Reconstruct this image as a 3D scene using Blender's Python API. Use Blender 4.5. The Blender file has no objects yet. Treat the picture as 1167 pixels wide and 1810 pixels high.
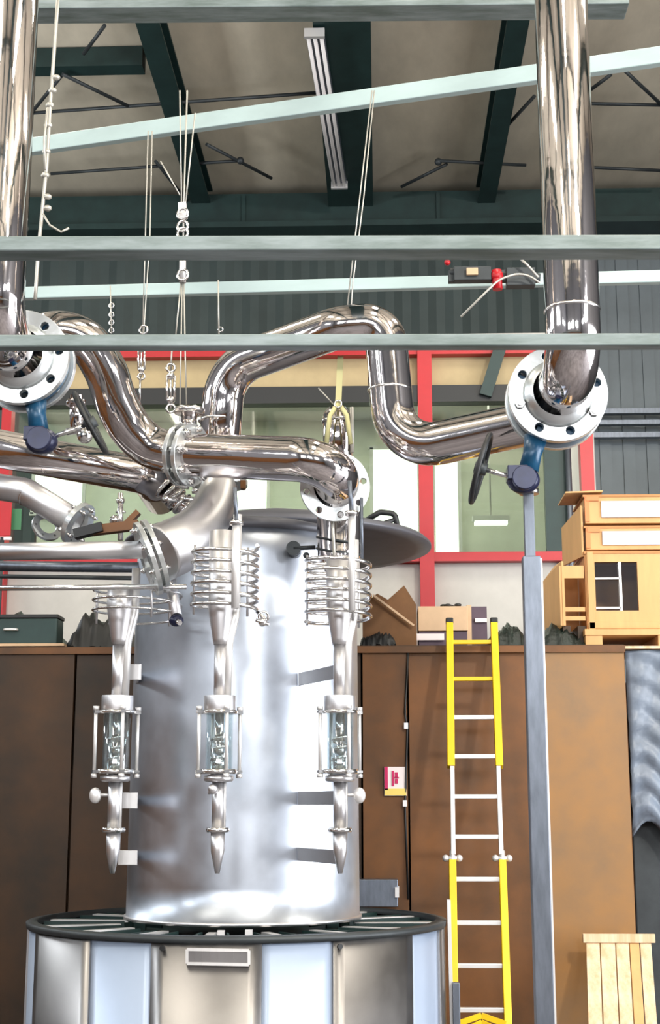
import bpy, bmesh, math, random
from mathutils import Vector, Matrix, Euler
random.seed(7)
PI = math.pi
scene = bpy.context.scene
COL = scene.collection
# ------------------------------------------------------------------ camera
F = 2500.0; W, Hh = 1167.0, 1810.0
PITCH, YAW, CZ = 0.205, 0.035, 2.4
EUL = Euler((PI/2 + PITCH, 0, YAW), 'XYZ')
RM = EUL.to_matrix()
CAMP = Vector((0, 0, CZ))
cd = bpy.data.cameras.new('camera'); cam = bpy.data.objects.new('camera', cd); COL.objects.link(cam)
cam.location = CAMP; cam.rotation_euler = EUL
cd.sensor_fit = 'HORIZONTAL'; cd.sensor_width = 36.0; cd.lens = F/W*36.0
cd.clip_start = 0.1; cd.clip_end = 200
scene.camera = cam

def at(px, py, Y):
    """world point on the plane y=Y that the photo shows at (px,py)"""
    d = RM @ Vector(((px - W/2)/F, (Hh/2 - py)/F, -1.0))
    return CAMP + d*(Y/d.y)
def S(n, px, py, Y):
    """size in metres of n photo pixels at that point"""
    d = RM @ Vector(((px - W/2)/F, (Hh/2 - py)/F, -1.0))
    return n*(Y/d.y)/F

# ------------------------------------------------------------------ materials
def lin(c):
    def g(v):
        v /= 255.0
        return v/12.92 if v <= 0.04045 else ((v+0.055)/1.055)**2.4
    return (g(c[0]), g(c[1]), g(c[2]), 1)
def mat(name, rgb, metal=0.0, rough=0.5, var=0.0, scale=6.0, rgb2=None, bump=0.0, bscale=20.0,
        stretch=(1, 1, 1), rvar=0.0, coat=0.0, emit=None, estr=0.0, aniso=0.0):
    m = bpy.data.materials.new(name); m.use_nodes = True
    nt = m.node_tree; n = nt.nodes; b = n['Principled BSDF']
    c = lin(rgb)
    b.inputs['Base Color'].default_value = c
    b.inputs['Metallic'].default_value = metal
    b.inputs['Roughness'].default_value = rough
    if coat: b.inputs['Coat Weight'].default_value = coat
    if aniso: b.inputs['Anisotropic'].default_value = aniso
    if emit:
        b.inputs['Emission Color'].default_value = lin(emit); b.inputs['Emission Strength'].default_value = estr
    if var or bump or rvar or rgb2:
        tc = n.new('ShaderNodeTexCoord'); mp = n.new('ShaderNodeMapping')
        mp.inputs['Scale'].default_value = stretch
        nt.links.new(tc.outputs['Object'], mp.inputs['Vector'])
        if var or rgb2 or rvar:
            no = n.new('ShaderNodeTexNoise'); no.inputs['Scale'].default_value = scale
            no.inputs['Detail'].default_value = 6; no.inputs['Roughness'].default_value = 0.62
            nt.links.new(mp.outputs[0], no.inputs['Vector'])
            if var or rgb2:
                r = n.new('ShaderNodeValToRGB')
                c2 = lin(rgb2) if rgb2 else tuple(max(0, min(1, x*(1+var))) for x in c[:3]) + (1,)
                c1 = c if rgb2 else tuple(x*(1-var) for x in c[:3]) + (1,)
                r.color_ramp.elements[0].position = 0.34; r.color_ramp.elements[1].position = 0.66
                r.color_ramp.elements[0].color = c1; r.color_ramp.elements[1].color = c2
                nt.links.new(no.outputs['Fac'], r.inputs['Fac']); nt.links.new(r.outputs['Color'], b.inputs['Base Color'])
            if rvar:
                mr = n.new('ShaderNodeMapRange')
                mr.inputs['From Min'].default_value = 0.3; mr.inputs['From Max'].default_value = 0.7
                mr.inputs['To Min'].default_value = max(0.02, rough-rvar); mr.inputs['To Max'].default_value = rough+rvar
                nt.links.new(no.outputs['Fac'], mr.inputs['Value']); nt.links.new(mr.outputs[0], b.inputs['Roughness'])
        if bump:
            n2 = n.new('ShaderNodeTexNoise'); n2.inputs['Scale'].default_value = bscale; n2.inputs['Detail'].default_value = 3
            nt.links.new(mp.outputs[0], n2.inputs['Vector'])
            bp = n.new('ShaderNodeBump'); bp.inputs['Strength'].default_value = bump; bp.inputs['Distance'].default_value = 0.02
            nt.links.new(n2.outputs['Fac'], bp.inputs['Height']); nt.links.new(bp.outputs[0], b.inputs['Normal'])
    return m
def glass(name, rgb, gloss=0.12):
    m = bpy.data.materials.new(name); m.use_nodes = True
    nt = m.node_tree; n = nt.nodes; n.clear()
    o = n.new('ShaderNodeOutputMaterial'); t = n.new('ShaderNodeBsdfTransparent'); g = n.new('ShaderNodeBsdfGlossy')
    x = n.new('ShaderNodeMixShader')
    t.inputs['Color'].default_value = lin(rgb); g.inputs['Roughness'].default_value = 0.03
    x.inputs[0].default_value = gloss
    nt.links.new(t.outputs[0], x.inputs[1]); nt.links.new(g.outputs[0], x.inputs[2]); nt.links.new(x.outputs[0], o.inputs[0])
    return m

M = dict(
 chrome=mat('polished_steel', (222, 215, 214), 1, 0.075, bump=0.1, bscale=5, rvar=0.03, scale=3),
 chrome2=mat('polished_steel_fittings', (228, 226, 224), 1, 0.2),
 matte=mat('satin_steel', (218, 216, 217), 1, 0.4, rvar=0.05, scale=5),
 tank=mat('brushed_tank_steel', (194, 200, 210), 0.95, 0.38, var=0.14, scale=1.5, rvar=0.1, bump=0.02, bscale=2.0),
 bare=mat('bare_sheet_steel', (158, 155, 154), 1, 0.36, var=0.08, scale=2.5, rvar=0.05, bump=0.02, bscale=3),
 film=mat('pale_blue_panel', (174, 188, 210), 0.35, 0.38, var=0.03, scale=2),
 flange=mat('machined_flange_steel', (222, 226, 226), 0.85, 0.3, var=0.06, scale=8, bump=0.05, bscale=30),
 galv=mat('galvanised_steel', (112, 118, 128), 0.8, 0.4, var=0.15, scale=10, stretch=(3, 3, .6)),
 beam=mat('grey_painted_steel', (140, 150, 150), 0.2, 0.5, var=0.25, scale=7, stretch=(.35, 2, 2), rgb2=(98, 110, 106)),
 white=mat('pale_rail_paint', (172, 190, 188), 0.1, 0.5, var=0.06, scale=3, stretch=(.5, 2, 2)),
 dgreen=mat('dark_green_paint', (30, 52, 50), 0.1, 0.5, var=0.2, scale=3),
 dgrey=mat('dark_grey_steel', (58, 62, 64), 0.4, 0.5, var=0.2, scale=4),
 ceil=mat('fibre_roof_sheet', (214, 202, 180), 0, 0.85, var=0.14, scale=1.3, stretch=(1, .4, 1)),
 wallp=mat('pale_hall_wall', (104, 106, 112), 0, 0.7, var=0.08, scale=1.0),
 wall_lit=mat('lit_cladding', (112, 120, 124), 0.2, 0.5, var=0.1, scale=1.5),
 wall=mat('grey_cladding', (70, 80, 78), 0.2, 0.55, var=0.1, scale=1.5),
 office=mat('office_white_panel', (196, 193, 186), 0, 0.6, var=0.04),
 beige=mat('office_beige_panel', (178, 158, 118), 0, 0.6, var=0.05),
 sage=mat('office_sage_wall', (196, 196, 180), 0, 0.7, var=0.04),
 red=mat('red_frame_paint', (182, 16, 28), 0, 0.4, var=0.05),
 black=mat('black_rubber', (22, 23, 24), 0, 0.5),
 rust=mat('rusty_plate', (122, 76, 34), 0.2, 0.5, scale=1.3, rgb2=(80, 54, 30), bump=0.12, bscale=4),
 rust2=mat('rusty_plate_pale', (160, 114, 62), 0.15, 0.48, scale=1.1, rgb2=(126, 100, 72), bump=0.1, bscale=4),
 rustd=mat('rusty_plate_dark', (76, 48, 20), 0.2, 0.5, scale=1.3, rgb2=(42, 31, 18), bump=0.1, bscale=4),
 floor=mat('concrete_floor', (100, 96, 98), 0, 0.55, var=0.4, scale=1.0),
 tarp=mat('blue_grey_tarpaulin', (112, 122, 136), 0, 0.38, var=0.25, scale=3, bump=0.7, bscale=5),
 tarpd=mat('dark_green_tarpaulin', (14, 26, 22), 0, 0.45, var=0.6, scale=12, bump=0.8, bscale=14),
 yellow=mat('yellow_fibreglass', (232, 190, 6), 0, 0.42, var=0.04),
 alu=mat('aluminium', (225, 222, 220), 0.55, 0.4),
 blue=mat('blue_valve_paint', (18, 72, 104), 0.1, 0.3, var=0.2, scale=12),
 blued=mat('dark_gearbox_paint', (30, 34, 62), 0.2, 0.3, var=0.2, scale=14),
 wood=mat('crate_plywood', (208, 160, 104), 0, 0.6, var=0.08, scale=3, stretch=(3, 3, .5)),
 woodd=mat('crate_ply_edge', (184, 128, 76), 0, 0.65, var=0.1, scale=4),
 orange=mat('orange_tape', (236, 128, 72), 0, 0.5),
 label=mat('grey_label_paper', (186, 188, 204), 0, 0.6, var=0.03),
 pine=mat('pine_board', (226, 204, 174), 0, 0.65, scale=2, stretch=(8, 8, .6), rgb2=(200, 168, 128)),
 card=mat('brown_cardboard', (116, 80, 48), 0, 0.8, var=0.12),
 card2=mat('pale_cardboard', (204, 172, 138), 0, 0.8, var=0.06),
 purple=mat('mauve_box_card', (88, 72, 84), 0, 0.7, var=0.1),
 daylight=mat('daylit_window', (255, 255, 250), 0, 0.5, emit=(255, 255, 250), estr=1.5),
 lampw=mat('fluorescent_tube', (230, 224, 222), 0, 0.3, emit=(255, 246, 240), estr=0.08),
 rope=mat('steel_wire_rope', (190, 186, 176), 0.5, 0.4),
 ropey=mat('yellow_sling_webbing', (214, 206, 150), 0, 0.7),
 magenta=mat('sign_magenta', (196, 30, 92), 0, 0.5),
 signw=mat('sign_white', (238, 226, 224), 0, 0.5),
 signy=mat('sign_yellow', (238, 210, 110), 0, 0.5),
 slate=mat('slate_lid_paint', (92, 92, 98), 0.3, 0.5, var=0.08),
 greenp=mat('green_board', (66, 128, 88), 0, 0.5),
 glassp=glass('window_glass', (236, 244, 236), 0.08),
 glassc=glass('sight_glass', (244, 249, 250), 0.13),
)

# ------------------------------------------------------------------ mesh helpers
class MB:
    def __init__(s): s.bm = bmesh.new()
    def box(s, c, size, rot=None):
        m = Matrix.Translation(Vector(c))
        if rot is not None: m = m @ (rot.to_matrix().to_4x4() if isinstance(rot, Euler) else rot.to_4x4())
        m = m @ Matrix.Diagonal((size[0], size[1], size[2], 1))
        bmesh.ops.create_cube(s.bm, size=1.0, matrix=m); return s
    def bar(s, p0, p1, w, h, up=Vector((0, 0, 1))):
        p0, p1 = Vector(p0), Vector(p1); d = p1-p0; L = d.length; x = d/L
        y = up.cross(x)
        if y.length < 1e-4: y = Vector((0, 1, 0)).cross(x)
        y.normalize(); z = x.cross(y)
        r = Matrix((x, y, z)).transposed()
        return s.box((p0+p1)/2, (L, w, h), r)
    def tube(s, pts, r, seg=16, cap=True, inner=None):
        pts = [Vector(p) for p in pts]; n = len(pts)
        rs = r if isinstance(r, (list, tuple)) else [r]*n
        t = []
        for i in range(n):
            a = pts[max(i-1, 0)]; b = pts[min(i+1, n-1)]
            t.append((b-a).normalized())
        ref = Vector((0, 0, 1)) if abs(t[0].z) < 0.9 else Vector((0, 1, 0))
        u = t[0].cross(ref).normalized()
        rings = []
        for i in range(n):
            u = (u - t[i]*u.dot(t[i])).normalized(); v = t[i].cross(u)
            rings.append([s.bm.verts.new(pts[i] + (u*math.cos(2*PI*k/seg) + v*math.sin(2*PI*k/seg))*rs[i]) for k in range(seg)])
        for i in range(n-1):
            for k in range(seg):
                f = s.bm.faces.new((rings[i][k], rings[i][(k+1) % seg], rings[i+1][(k+1) % seg], rings[i+1][k])); f.smooth = True
        if cap:
            s.bm.faces.new(rings[0]); s.bm.faces.new(rings[-1])
        return s
    def cyl(s, p0, p1, r, r2=None, seg=24):
        return s.tube([p0, p1], [r, r if r2 is None else r2], seg)
    def lathe(s, prof, o, seg=48, axis=None, a0=0, a1=2*PI, cap=False):
        o = Vector(o); z = Vector(axis).normalized() if axis else Vector((0, 0, 1))
        ref = Vector((1, 0, 0)) if abs(z.x) < 0.9 else Vector((0, 1, 0))
        x = (ref - z*ref.dot(z)).normalized(); y = z.cross(x)
        full = abs(a1-a0-2*PI) < 1e-6
        nn = seg if full else seg+1
        rings = []
        for (r, h) in prof:
            rings.append([s.bm.verts.new(o + z*h + (x*math.cos(a0+(a1-a0)*k/seg) + y*math.sin(a0+(a1-a0)*k/seg))*max(r, 1e-5)) for k in range(nn)])
        for i in range(len(prof)-1):
            for k in range(seg):
                k2 = (k+1) % nn
                f = s.bm.faces.new((rings[i][k], rings[i][k2], rings[i+1][k2], rings[i+1][k])); f.smooth = True
        if cap:
            s.bm.faces.new(rings[0]); s.bm.faces.new(rings[-1])
        return s
    def sphere(s, c, r, seg=12, sc=(1, 1, 1)):
        m = Matrix.Translation(Vector(c)) @ Matrix.Diagonal((sc[0], sc[1], sc[2], 1))
        q = bmesh.ops.create_uvsphere(s.bm, u_segments=seg, v_segments=max(6, seg//2+2), radius=r, matrix=m)
        for v in q['verts']:
            for f in v.link_faces: f.smooth = True
        return s
    def torus(s, c, axis, R, r, seg=32, rs=8, sx=1.0):
        z = Vector(axis).normalized(); ref = Vector((0, 0, 1)) if abs(z.z) < 0.9 else Vector((1, 0, 0))
        x = (ref-z*ref.dot(z)).normalized(); y = z.cross(x); c = Vector(c)
        ring = []
        for i in range(seg):
            a = 2*PI*i/seg; rad = x*math.cos(a)*sx + y*math.sin(a); ce = c+rad*R; rn = rad.normalized()
            ring.append([s.bm.verts.new(ce + (rn*math.cos(2*PI*k/rs)+z*math.sin(2*PI*k/rs))*r) for k in range(rs)])
        for i in range(seg):
            for k in range(rs):
                f = s.bm.faces.new((ring[i][k], ring[(i+1) % seg][k], ring[(i+1) % seg][(k+1) % rs], ring[i][(k+1) % rs])); f.smooth = True
        return s
    def poly(s, pts, thick, direc):
        """extruded outline: pts in order, thickness along direc"""
        d = Vector(direc).normalized()*thick
        a = [s.bm.verts.new(Vector(p)) for p in pts]; b = [s.bm.verts.new(Vector(p)+d) for p in pts]
        s.bm.faces.new(a); s.bm.faces.new(b[::-1]); n = len(a)
        for i in range(n): s.bm.faces.new((a[i], b[i], b[(i+1) % n], a[(i+1) % n]))
        return s
    def build(s, name, m, parent=None, bevel=0.0, loc=None):
        bmesh.ops.recalc_face_normals(s.bm, faces=s.bm.faces)
        me = bpy.data.meshes.new(name)
        org = Vector((0, 0, 0))
        if loc is None and s.bm.verts:
            lo = Vector((min(v.co.x for v in s.bm.verts), min(v.co.y for v in s.bm.verts), min(v.co.z for v in s.bm.verts)))
            hi = Vector((max(v.co.x for v in s.bm.verts), max(v.co.y for v in s.bm.verts), max(v.co.z for v in s.bm.verts)))
            org = Vector(((lo.x+hi.x)/2, (lo.y+hi.y)/2, lo.z))
        elif loc is not None: org = Vector(loc)
        for v in s.bm.verts: v.co -= org
        s.bm.to_mesh(me); s.bm.free()
        o = bpy.data.objects.new(name, me); COL.objects.link(o)
        o.location = org
        if parent is not None:
            o.parent = parent
            par = Vector((0, 0, 0)); q = parent
            while q is not None: par += q.location; q = q.parent
            o.location = org - par
        me.materials.append(m if not isinstance(m, str) else M[m])
        if bevel:
            b = o.modifiers.new('bevel', 'BEVEL'); b.width = bevel; b.segments = 2; b.limit_method = 'ANGLE'; b.angle_limit = 0.6
        return o

def flange_mb(c, axis, ro, ri, th, nb=8, rb=None, hr=0.02, phase=0.0):
    """ring with real bolt holes"""
    bm = bmesh.new(); edges = []
    def loop(cx, cy, r, n):
        vs = [bm.verts.new((cx+r*math.cos(2*PI*k/n), cy+r*math.sin(2*PI*k/n), 0)) for k in range(n)]
        for k in range(n): edges.append(bm.edges.new((vs[k], vs[(k+1) % n])))
    loop(0, 0, ro, 56); loop(0, 0, ri, 40)
    rb = rb or (ro+ri)/2
    for i in range(nb):
        a = 2*PI*i/nb+phase; loop(rb*math.cos(a), rb*math.sin(a), hr, 12)
    bmesh.ops.triangle_fill(bm, use_beauty=True, use_dissolve=False, edges=edges)
    g = bmesh.ops.extrude_face_region(bm, geom=bm.faces[:])
    for v in g['geom']:
        if isinstance(v, bmesh.types.BMVert): v.co.z += th
    z = Vector(axis).normalized(); ref = Vector((0, 0, 1)) if abs(z.z) < 0.9 else Vector((1, 0, 0))
    y = (ref-z*ref.dot(z)).normalized(); x = y.cross(z)
    R = Matrix((x, y, z)).transposed()
    for v in bm.verts: v.co = Vector(c) + R @ (v.co - Vector((0, 0, th/2)))
    m = MB(); m.bm.free(); m.bm = bm
    return m, x, y, z

def fillet(pts, r, n=10):
    pts = [Vector(p) for p in pts]; out = [pts[0]]
    for i in range(1, len(pts)-1):
        rr = r[i-1] if isinstance(r, (list, tuple)) else r
        a, b, c = pts[i-1], pts[i], pts[i+1]
        d1 = (a-b).normalized(); d2 = (c-b).normalized()
        ang = d1.angle(d2); tl = rr/math.tan(ang/2)
        tl = min(tl, (a-b).length*0.49 if i > 1 else (a-b).length*0.98, (c-b).length*0.49 if i < len(pts)-2 else (c-b).length*0.98)
        p0 = b+d1*tl; p1 = b+d2*tl
        rr2 = tl*math.tan(ang/2)
        cen = b + (d1+d2).normalized()*(rr2/math.sin(ang/2))
        v0 = p0-cen; v1 = p1-cen; th = v0.angle(v1); ax = v0.cross(v1).normalized()
        for k in range(n+1):
            out.append(cen + Matrix.Rotation(th*k/n, 3, ax) @ v0)
    out.append(pts[-1]); return out

def catmull(P, n=8):
    P = [Vector(p) for p in P]; Q = [2*P[0]-P[1]]+P+[2*P[-1]-P[-2]]; out = []
    for i in range(1, len(Q)-2):
        a, b, c, d = Q[i-1], Q[i], Q[i+1], Q[i+2]
        for k in range(n):
            t = k/n; out.append(.5*((2*b)+(c-a)*t+(2*a-5*b+4*c-d)*t*t+(3*b-a-3*c+d)*t*t*t))
    out.append(P[-1]); return out

def tag(o, label, cat, group=None, kind=None):
    o['label'] = label; o['category'] = cat
    if group: o['group'] = group
    if kind: o['kind'] = kind
    return o
def empty(name, loc, label, cat, group=None):
    o = bpy.data.objects.new(name, None); COL.objects.link(o); o.location = Vector(loc); o.empty_display_size = 0.1
    return tag(o, label, cat, group)
def structure(o):
    o['kind'] = 'structure'; return o
def bolts(parent, c, x, y, z, R, idx, nb, phase, r=0.017, half=0.05, name='bolt'):
    for i in idx:
        a = 2*PI*i/nb+phase; p = Vector(c)+x*R*math.cos(a)+y*R*math.sin(a)
        b = MB(); b.cyl(p-z*half, p+z*half, r*0.6, seg=8)
        b.cyl(p+z*half*0.55, p+z*half*0.85, r, seg=6); b.cyl(p-z*half*0.85, p-z*half*0.55, r, seg=6)
        b.build(name, 'chrome2', parent)

# ================================================================== SETTING
CEIL = at(600, 345, 19.0).z
XL, XR, YB, YF = -9.0, 9.0, 19.0, -9.0
structure(MB().box((0, (YB+YF)/2, -0.05), (XR-XL, YB-YF, 0.1)).build('floor', 'floor'))
ce = structure(MB().box((0, (YB+YF)/2, CEIL+0.1), (XR-XL+.4, YB-YF+.4, 0.2)).build('ceiling', 'ceil'))
# corrugated back wall
wb = MB(); n = 150; pit = (XR-XL)/n; v0 = []
for i in range(n+1):
    x = XL+i*pit; d = 0.05 if (i//2) % 2 else 0.0
    v0.append((wb.bm.verts.new((x, YB+d, 0)), wb.bm.verts.new((x, YB+d, CEIL))))
for i in range(n): wb.bm.faces.new((v0[i][0], v0[i+1][0], v0[i+1][1], v0[i][1]))
wb.box((0, YB+0.12, CEIL/2), (XR-XL, 0.06, CEIL))
wbk = structure(wb.build('wall_back', 'wall'))
gz0, gz1 = at(600, 415, 18.6).z, at(600, 347, 18.6).z
g = MB().box((0, 18.6, (gz0+gz1)/2), (XR-XL, 0.3, gz1-gz0-.02)); g.box((0, 18.5, gz0+.04), (XR-XL, 0.45, .08))
for px in (430, 775): g.box((at(px, 380, 18.4).x, 18.44, (gz0+gz1)/2), (.05, .06, gz1-gz0-.1))
g.build('eaves_girder', 'dgreen', wbk)
k = MB(); xw = at(1046, 700, YB-.05).x
for i in range(12):
    k.box((xw+.16+i*.32, YB-.05, (gz0)/2), (.16, .06, gz0-.02)); k.box((xw+.32*i, YB-.03, gz0/2), (.17, .04, gz0-.02))
k.build('lit_wall_end', 'wall_lit', wbk)  # right end of the same wall, its brighter lighting put into the colour
rl = MB()
for py, h in ((728, .07), (748, .06), (770, .07)):
    p = at(1100, py, 18.7); rl.box((5.85, 18.7, p.z), (6.1, .12, h))
rl.build('wall_rail', 'galv', wbk)
for nm, x in (('wall_left', XL-.05), ('wall_right', XR+.05)):
    structure(MB().box((x, (YB+YF)/2, CEIL/2), (0.1, YB-YF, CEIL)).build(nm, 'wallp'))
structure(MB().box((0, YF-.05, CEIL/2), (XR-XL, 0.1, CEIL)).build('wall_front', 'wallp'))
# brown panels round the unseen hall, added for reflections in the steel
for nm, c, sz in (('reflection_panel_1', (XL+.06, 2, 1.6), (.1, 20, 3.2)), ('reflection_panel_2', (0, YF+.06, 1.6), (17.8, .1, 3.2))):
    structure(MB().box(c, sz).build(nm, 'rust'))
# rafters (run along the hall), purlins, roof tie rods
def xr(px, py, z):
    d = RM @ Vector(((px - W/2)/F, (Hh/2 - py)/F, -1.0)); t = (z-CZ)/d.z; return (CAMP+d*t)
for (px, w, h) in ((308, .26, .34), (612, .62, .42), (888, .24, .4)):
    zc = CEIL-h; p = xr(px, 200, zc); yl = YB-YF-.6
    r = MB(); yc = (YB+YF)/2
    r.box((p.x, yc, zc+.015), (w, yl, .03)); r.box((p.x, yc, CEIL-.035), (w, yl, .03)); r.box((p.x, yc, zc+h/2-.01), (.03 if w < .5 else .2, yl, h-.05))
    r.build('rafter', 'dgreen', ce)
for X in (-7.6, 6.4): MB().box((X, 5, CEIL-.2), (.2, 27, .36)).build('rafter', 'dgreen', ce)
for py, h, x0, x1 in ((110, .16, -6, -2.55), ):
    p = at(150, py, 15.2); q = xr(150, py, CEIL-.14)
    xe = xr(255, py, CEIL-.14).x
    MB().box(((x0+xe)/2-1, q.y, CEIL-.13), (xe-x0+2, .22, .24)).build('purlin', 'dgreen', ce)
for Y in (-6, -2, 2, 6, 10): MB().box((0, Y, CEIL-.1), (17.6, .16, .18)).build('purlin', 'dgreen', ce)
zt = CEIL-.3
def rod(a, b, r=.022, z=zt):
    p, q = xr(a[0], a[1], z), xr(b[0], b[1], z)
    MB().cyl(p, q, r, seg=8).build('tie_rod', 'dgrey', ce)
for a, b in (((40, 201), (560, 164)), ((90, 307), (290, 293)), ((345, 289), (425, 284)), ((775, 284), (930, 292)), ((1040, 183), (1180, 186)), ((1050, 296), (1180, 302)),
             ((110, 131), (228, 188)), ((108, 135), (55, 200)), ((365, 255), (480, 315)), ((790, 290), (710, 330)), ((1105, 125), (1175, 190)), ((1080, 132), (1045, 158)), ((185, 45), (148, 95)),
             ((275, 285), (330, 355)), ((885, 235), (945, 170))):
    rod(a, b)
MB().sphere(xr(425, 284, zt), .05).build('tie_rod_end', 'dgrey', ce)
MB().sphere(xr(775, 286, zt), .05).build('tie_rod_end', 'dgrey', ce)
# fluorescent fitting along the middle rafter
zf = CEIL-.52
pa, pb = xr(556, 62, zf), xr(600, 330, zf)
fl = empty('ceiling_light', (pa.x, (pa.y+pb.y)/2, zf), 'long twin-tube light fitting hung along the middle dark rafter', 'light')
MB().bar(pa+Vector((0, 0, .06)), pb+Vector((0, 0, .06)), .2, .05).build('housing', 'galv', fl)
for dx in (-.07, .0, .07):
    MB().cyl(pa+Vector((dx, 0, 0)), pb+Vector((dx, 0, 0)), .022, seg=10).build('tube', 'lampw', fl)
for p in (pa, pb): MB().box(p+Vector((0, 0, .02)), (.22, .05, .1)).build('end_cap', 'alu', fl)

# ---- office with the red frame, Y = 13.6
OY = 13.6
def oz(py, px=700): return at(px, py, OY).z
def ox(px, py=850): return at(px, py, OY).x
off = bpy.data.objects.new('wall_office', None); COL.objects.link(off); off.location = (0, OY, 0); structure(off)
def opanel(name, m, x0, x1, y0, y1, dy=0.0, th=.06, parent=off, px=700):
    a, b = ox(x0), ox(x1); z1, z0 = oz(y0, px), oz(y1, px)
    return MB().box(((a+b)/2, OY+dy, (z0+z1)/2), (b-a, th, z1-z0)).build(name, m, parent)
opanel('fascia_panel', 'beige', -60, 1032, 630, 690, .03)
opanel('ceiling_beam', 'black', -60, 1032, 688, 717, -.05, .16)
opanel('lower_panel', 'office', -60, 1032, 990, 1330, .03)
opanel('frame_rail', 'red', -60, 1046, 614, 633, -.06, .12)
opanel('frame_rail', 'red', -60, 1046, 980, 996, -.06, .12)
for a, b in ((740, 765), (1024, 1047), (5, 22)):
    opanel('frame_post', 'red', a, b, 600, 1330, -.08, .14)
opanel('grey_mullion', 'dgreen', 962, 1000, 717, 982, -.02, .1)
MB().cyl((ox(1003), OY-.12, 2), (ox(1003), OY-.12, oz(700)), .03).build('conduit', 'galv', off)
MB().bar(at(858, 700, OY-.15), at(884, 616, OY-.15), .08, .12).build('brace', 'dgreen', off)
# room behind the glass
IY = 16.6
rz0, rz1 = oz(1330), oz(640)
MB().box(((ox(-60)+ox(1046))/2, IY, (rz0+rz1)/2), (ox(1046)-ox(-60), .1, rz1-rz0+.6)).build('room_wall', 'sage', off)
MB().box(((ox(-60)+ox(1046))/2, (OY+IY)/2, rz1+.25), (ox(1046)-ox(-60), IY-OY, .08)).build('room_ceiling', 'office', off)
MB().box((ox(1046), (OY+IY)/2, (rz0+rz1)/2), (.08, IY-OY, rz1-rz0+.5)).build('side_wall', 'office', off)
wn = 1
for (x0, x1, y0, y1) in ((400, 475, 830, 906), (657, 741, 792, 985), (766, 812, 806, 990), (60, 150, 800, 905)):
    a, b = at(x0, 850, IY-.08), at(x1, 850, IY-.08); z1, z0 = at(700, y0, IY-.08).z, at(700, y1, IY-.08).z
    wo = structure(MB().box(((a.x+b.x)/2, IY-.08, (z0+z1)/2), (b.x-a.x, .03, z1-z0)).build('window_%d' % wn, 'daylight')); wn += 1
    fr = MB()
    for zz in (z0, z1): fr.box(((a.x+b.x)/2, IY-.1, zz), (b.x-a.x+.06, .05, .04))
    for xx in (a.x, b.x): fr.box((xx, IY-.1, (z0+z1)/2), (.04, .05, z1-z0))
    fr.build('window_frame', 'office', wo)
for x0, x1 in ((22, 740), (765, 962)):
    a, b = ox(x0), ox(x1); z1, z0 = oz(717), oz(982)
    wo = structure(MB().box(((a+b)/2, OY, (z0+z1)/2), (b-a, .012, z1-z0)).build('window_%d' % wn, 'glassp')); wn += 1
pl = at(868, 925, 15.2)
lf = empty('strip_light', pl, 'lit white strip light inside the glazed office, right of the red post', 'light')
MB().box(pl, (.36, .1, .04)).build('lamp_tube', 'daylight', lf); MB().box(pl+Vector((0, 0, .05)), (.4, .14, .05)).build('housing', 'office', lf)
MB().cyl(pl+Vector((0, 0, .07)), (pl.x, pl.y, rz1+.2), .01, seg=6).build('hanger', 'office', lf)

# ================================================================== RUSTY PLATE WALL (long bin) and tarpaulin
SY = 10.6
zs = at(700, 1142, SY).z
sh = MB()
rp = [(-220, 130), (130, 640), (640, 722), (722, 950), (950, 1110)]
rw = empty('plate_store', (0, SY+.9, 0), 'long rust-brown steel plate bin with goods piled on its flat top', 'storage bin')
for i, (a, b) in enumerate(rp):
    xa, xb = at(a, 1300, SY).x, at(b, 1300, SY).x
    MB().box(((xa+xb)/2, SY+.02*(i % 2), zs/2-.02), (xb-xa-.015, .05, zs-.04)).build('side_plate', ('rustd', 'rustd', 'rust', 'rust', 'rust2')[i], rw)  # plate colours darken leftwards, carrying the falloff of light from the right
xa, xb = at(-220, 1300, SY).x, at(1110, 1300, SY).x
MB().box(((xa+xb)/2, SY+1.15, zs-.02), (xb-xa, 2.3, .05)).build('top_plate', 'rustd', rw)
MB().box(((xa+xb)/2, SY-.035, zs-.03), (xb-xa, .03, .05)).build('top_edge', 'rust', rw)
MB().box((xb-.02, SY+1.15, zs/2), (.04, 2.3, zs-.05)).build('end_plate', 'rust', rw)
MB().box(((xa+xb)/2, SY+2.3, zs/2), (xb-xa, .04, zs-.05)).build('back_plate', 'rustd', rw)
# vertical weld seam bar and cable on plates
MB().tube([at(722, 1145, SY-.04), at(716, 1260, SY-.04), at(720, 1290, SY-.05), at(716, 1430, SY-.04), at(722, 1590, SY-.04)], .008, seg=6).build('cable', 'black', rw)
for q in ((718, 1283), (716, 1420), (702, 1572)): MB().box(at(q[0], q[1], SY-.05), (.03, .02, .045)).build('cable_clip', 'alu', rw)
# tarpaulin to the right
tb = MB(); nx, nz = 26, 50; ztb = at(1140, 1480, SY+.35).z
x0, x1 = at(1112, 1300, SY+.35).x, at(1330, 1300, SY+.35).x
zz1 = at(1140, 1150, SY+.35).z
V = [[tb.bm.verts.new((x0+(x1-x0)*i/nx, SY+.35+.025*math.sin(i*.7+j*.31)*math.sin(j*.45-i*.2)+.02*math.sin(j*.8+i*.5)+random.uniform(-.005, .005), ztb+.12*math.sin(i*.45)+(zz1-ztb-.12*math.sin(i*.45))*j/nz)) for i in range(nx+1)] for j in range(nz+1)]
for j in range(nz):
    for i in range(nx):
        f = tb.bm.faces.new((V[j][i], V[j][i+1], V[j+1][i+1], V[j+1][i])); f.smooth = True
o = tb.build('tarpaulin', 'tarp'); so = o.modifiers.new('s', 'SOLIDIFY'); so.thickness = .01
tag(o, 'creased blue-grey plastic tarpaulin hanging at the right end of the rusty bin', 'tarpaulin')
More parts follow.
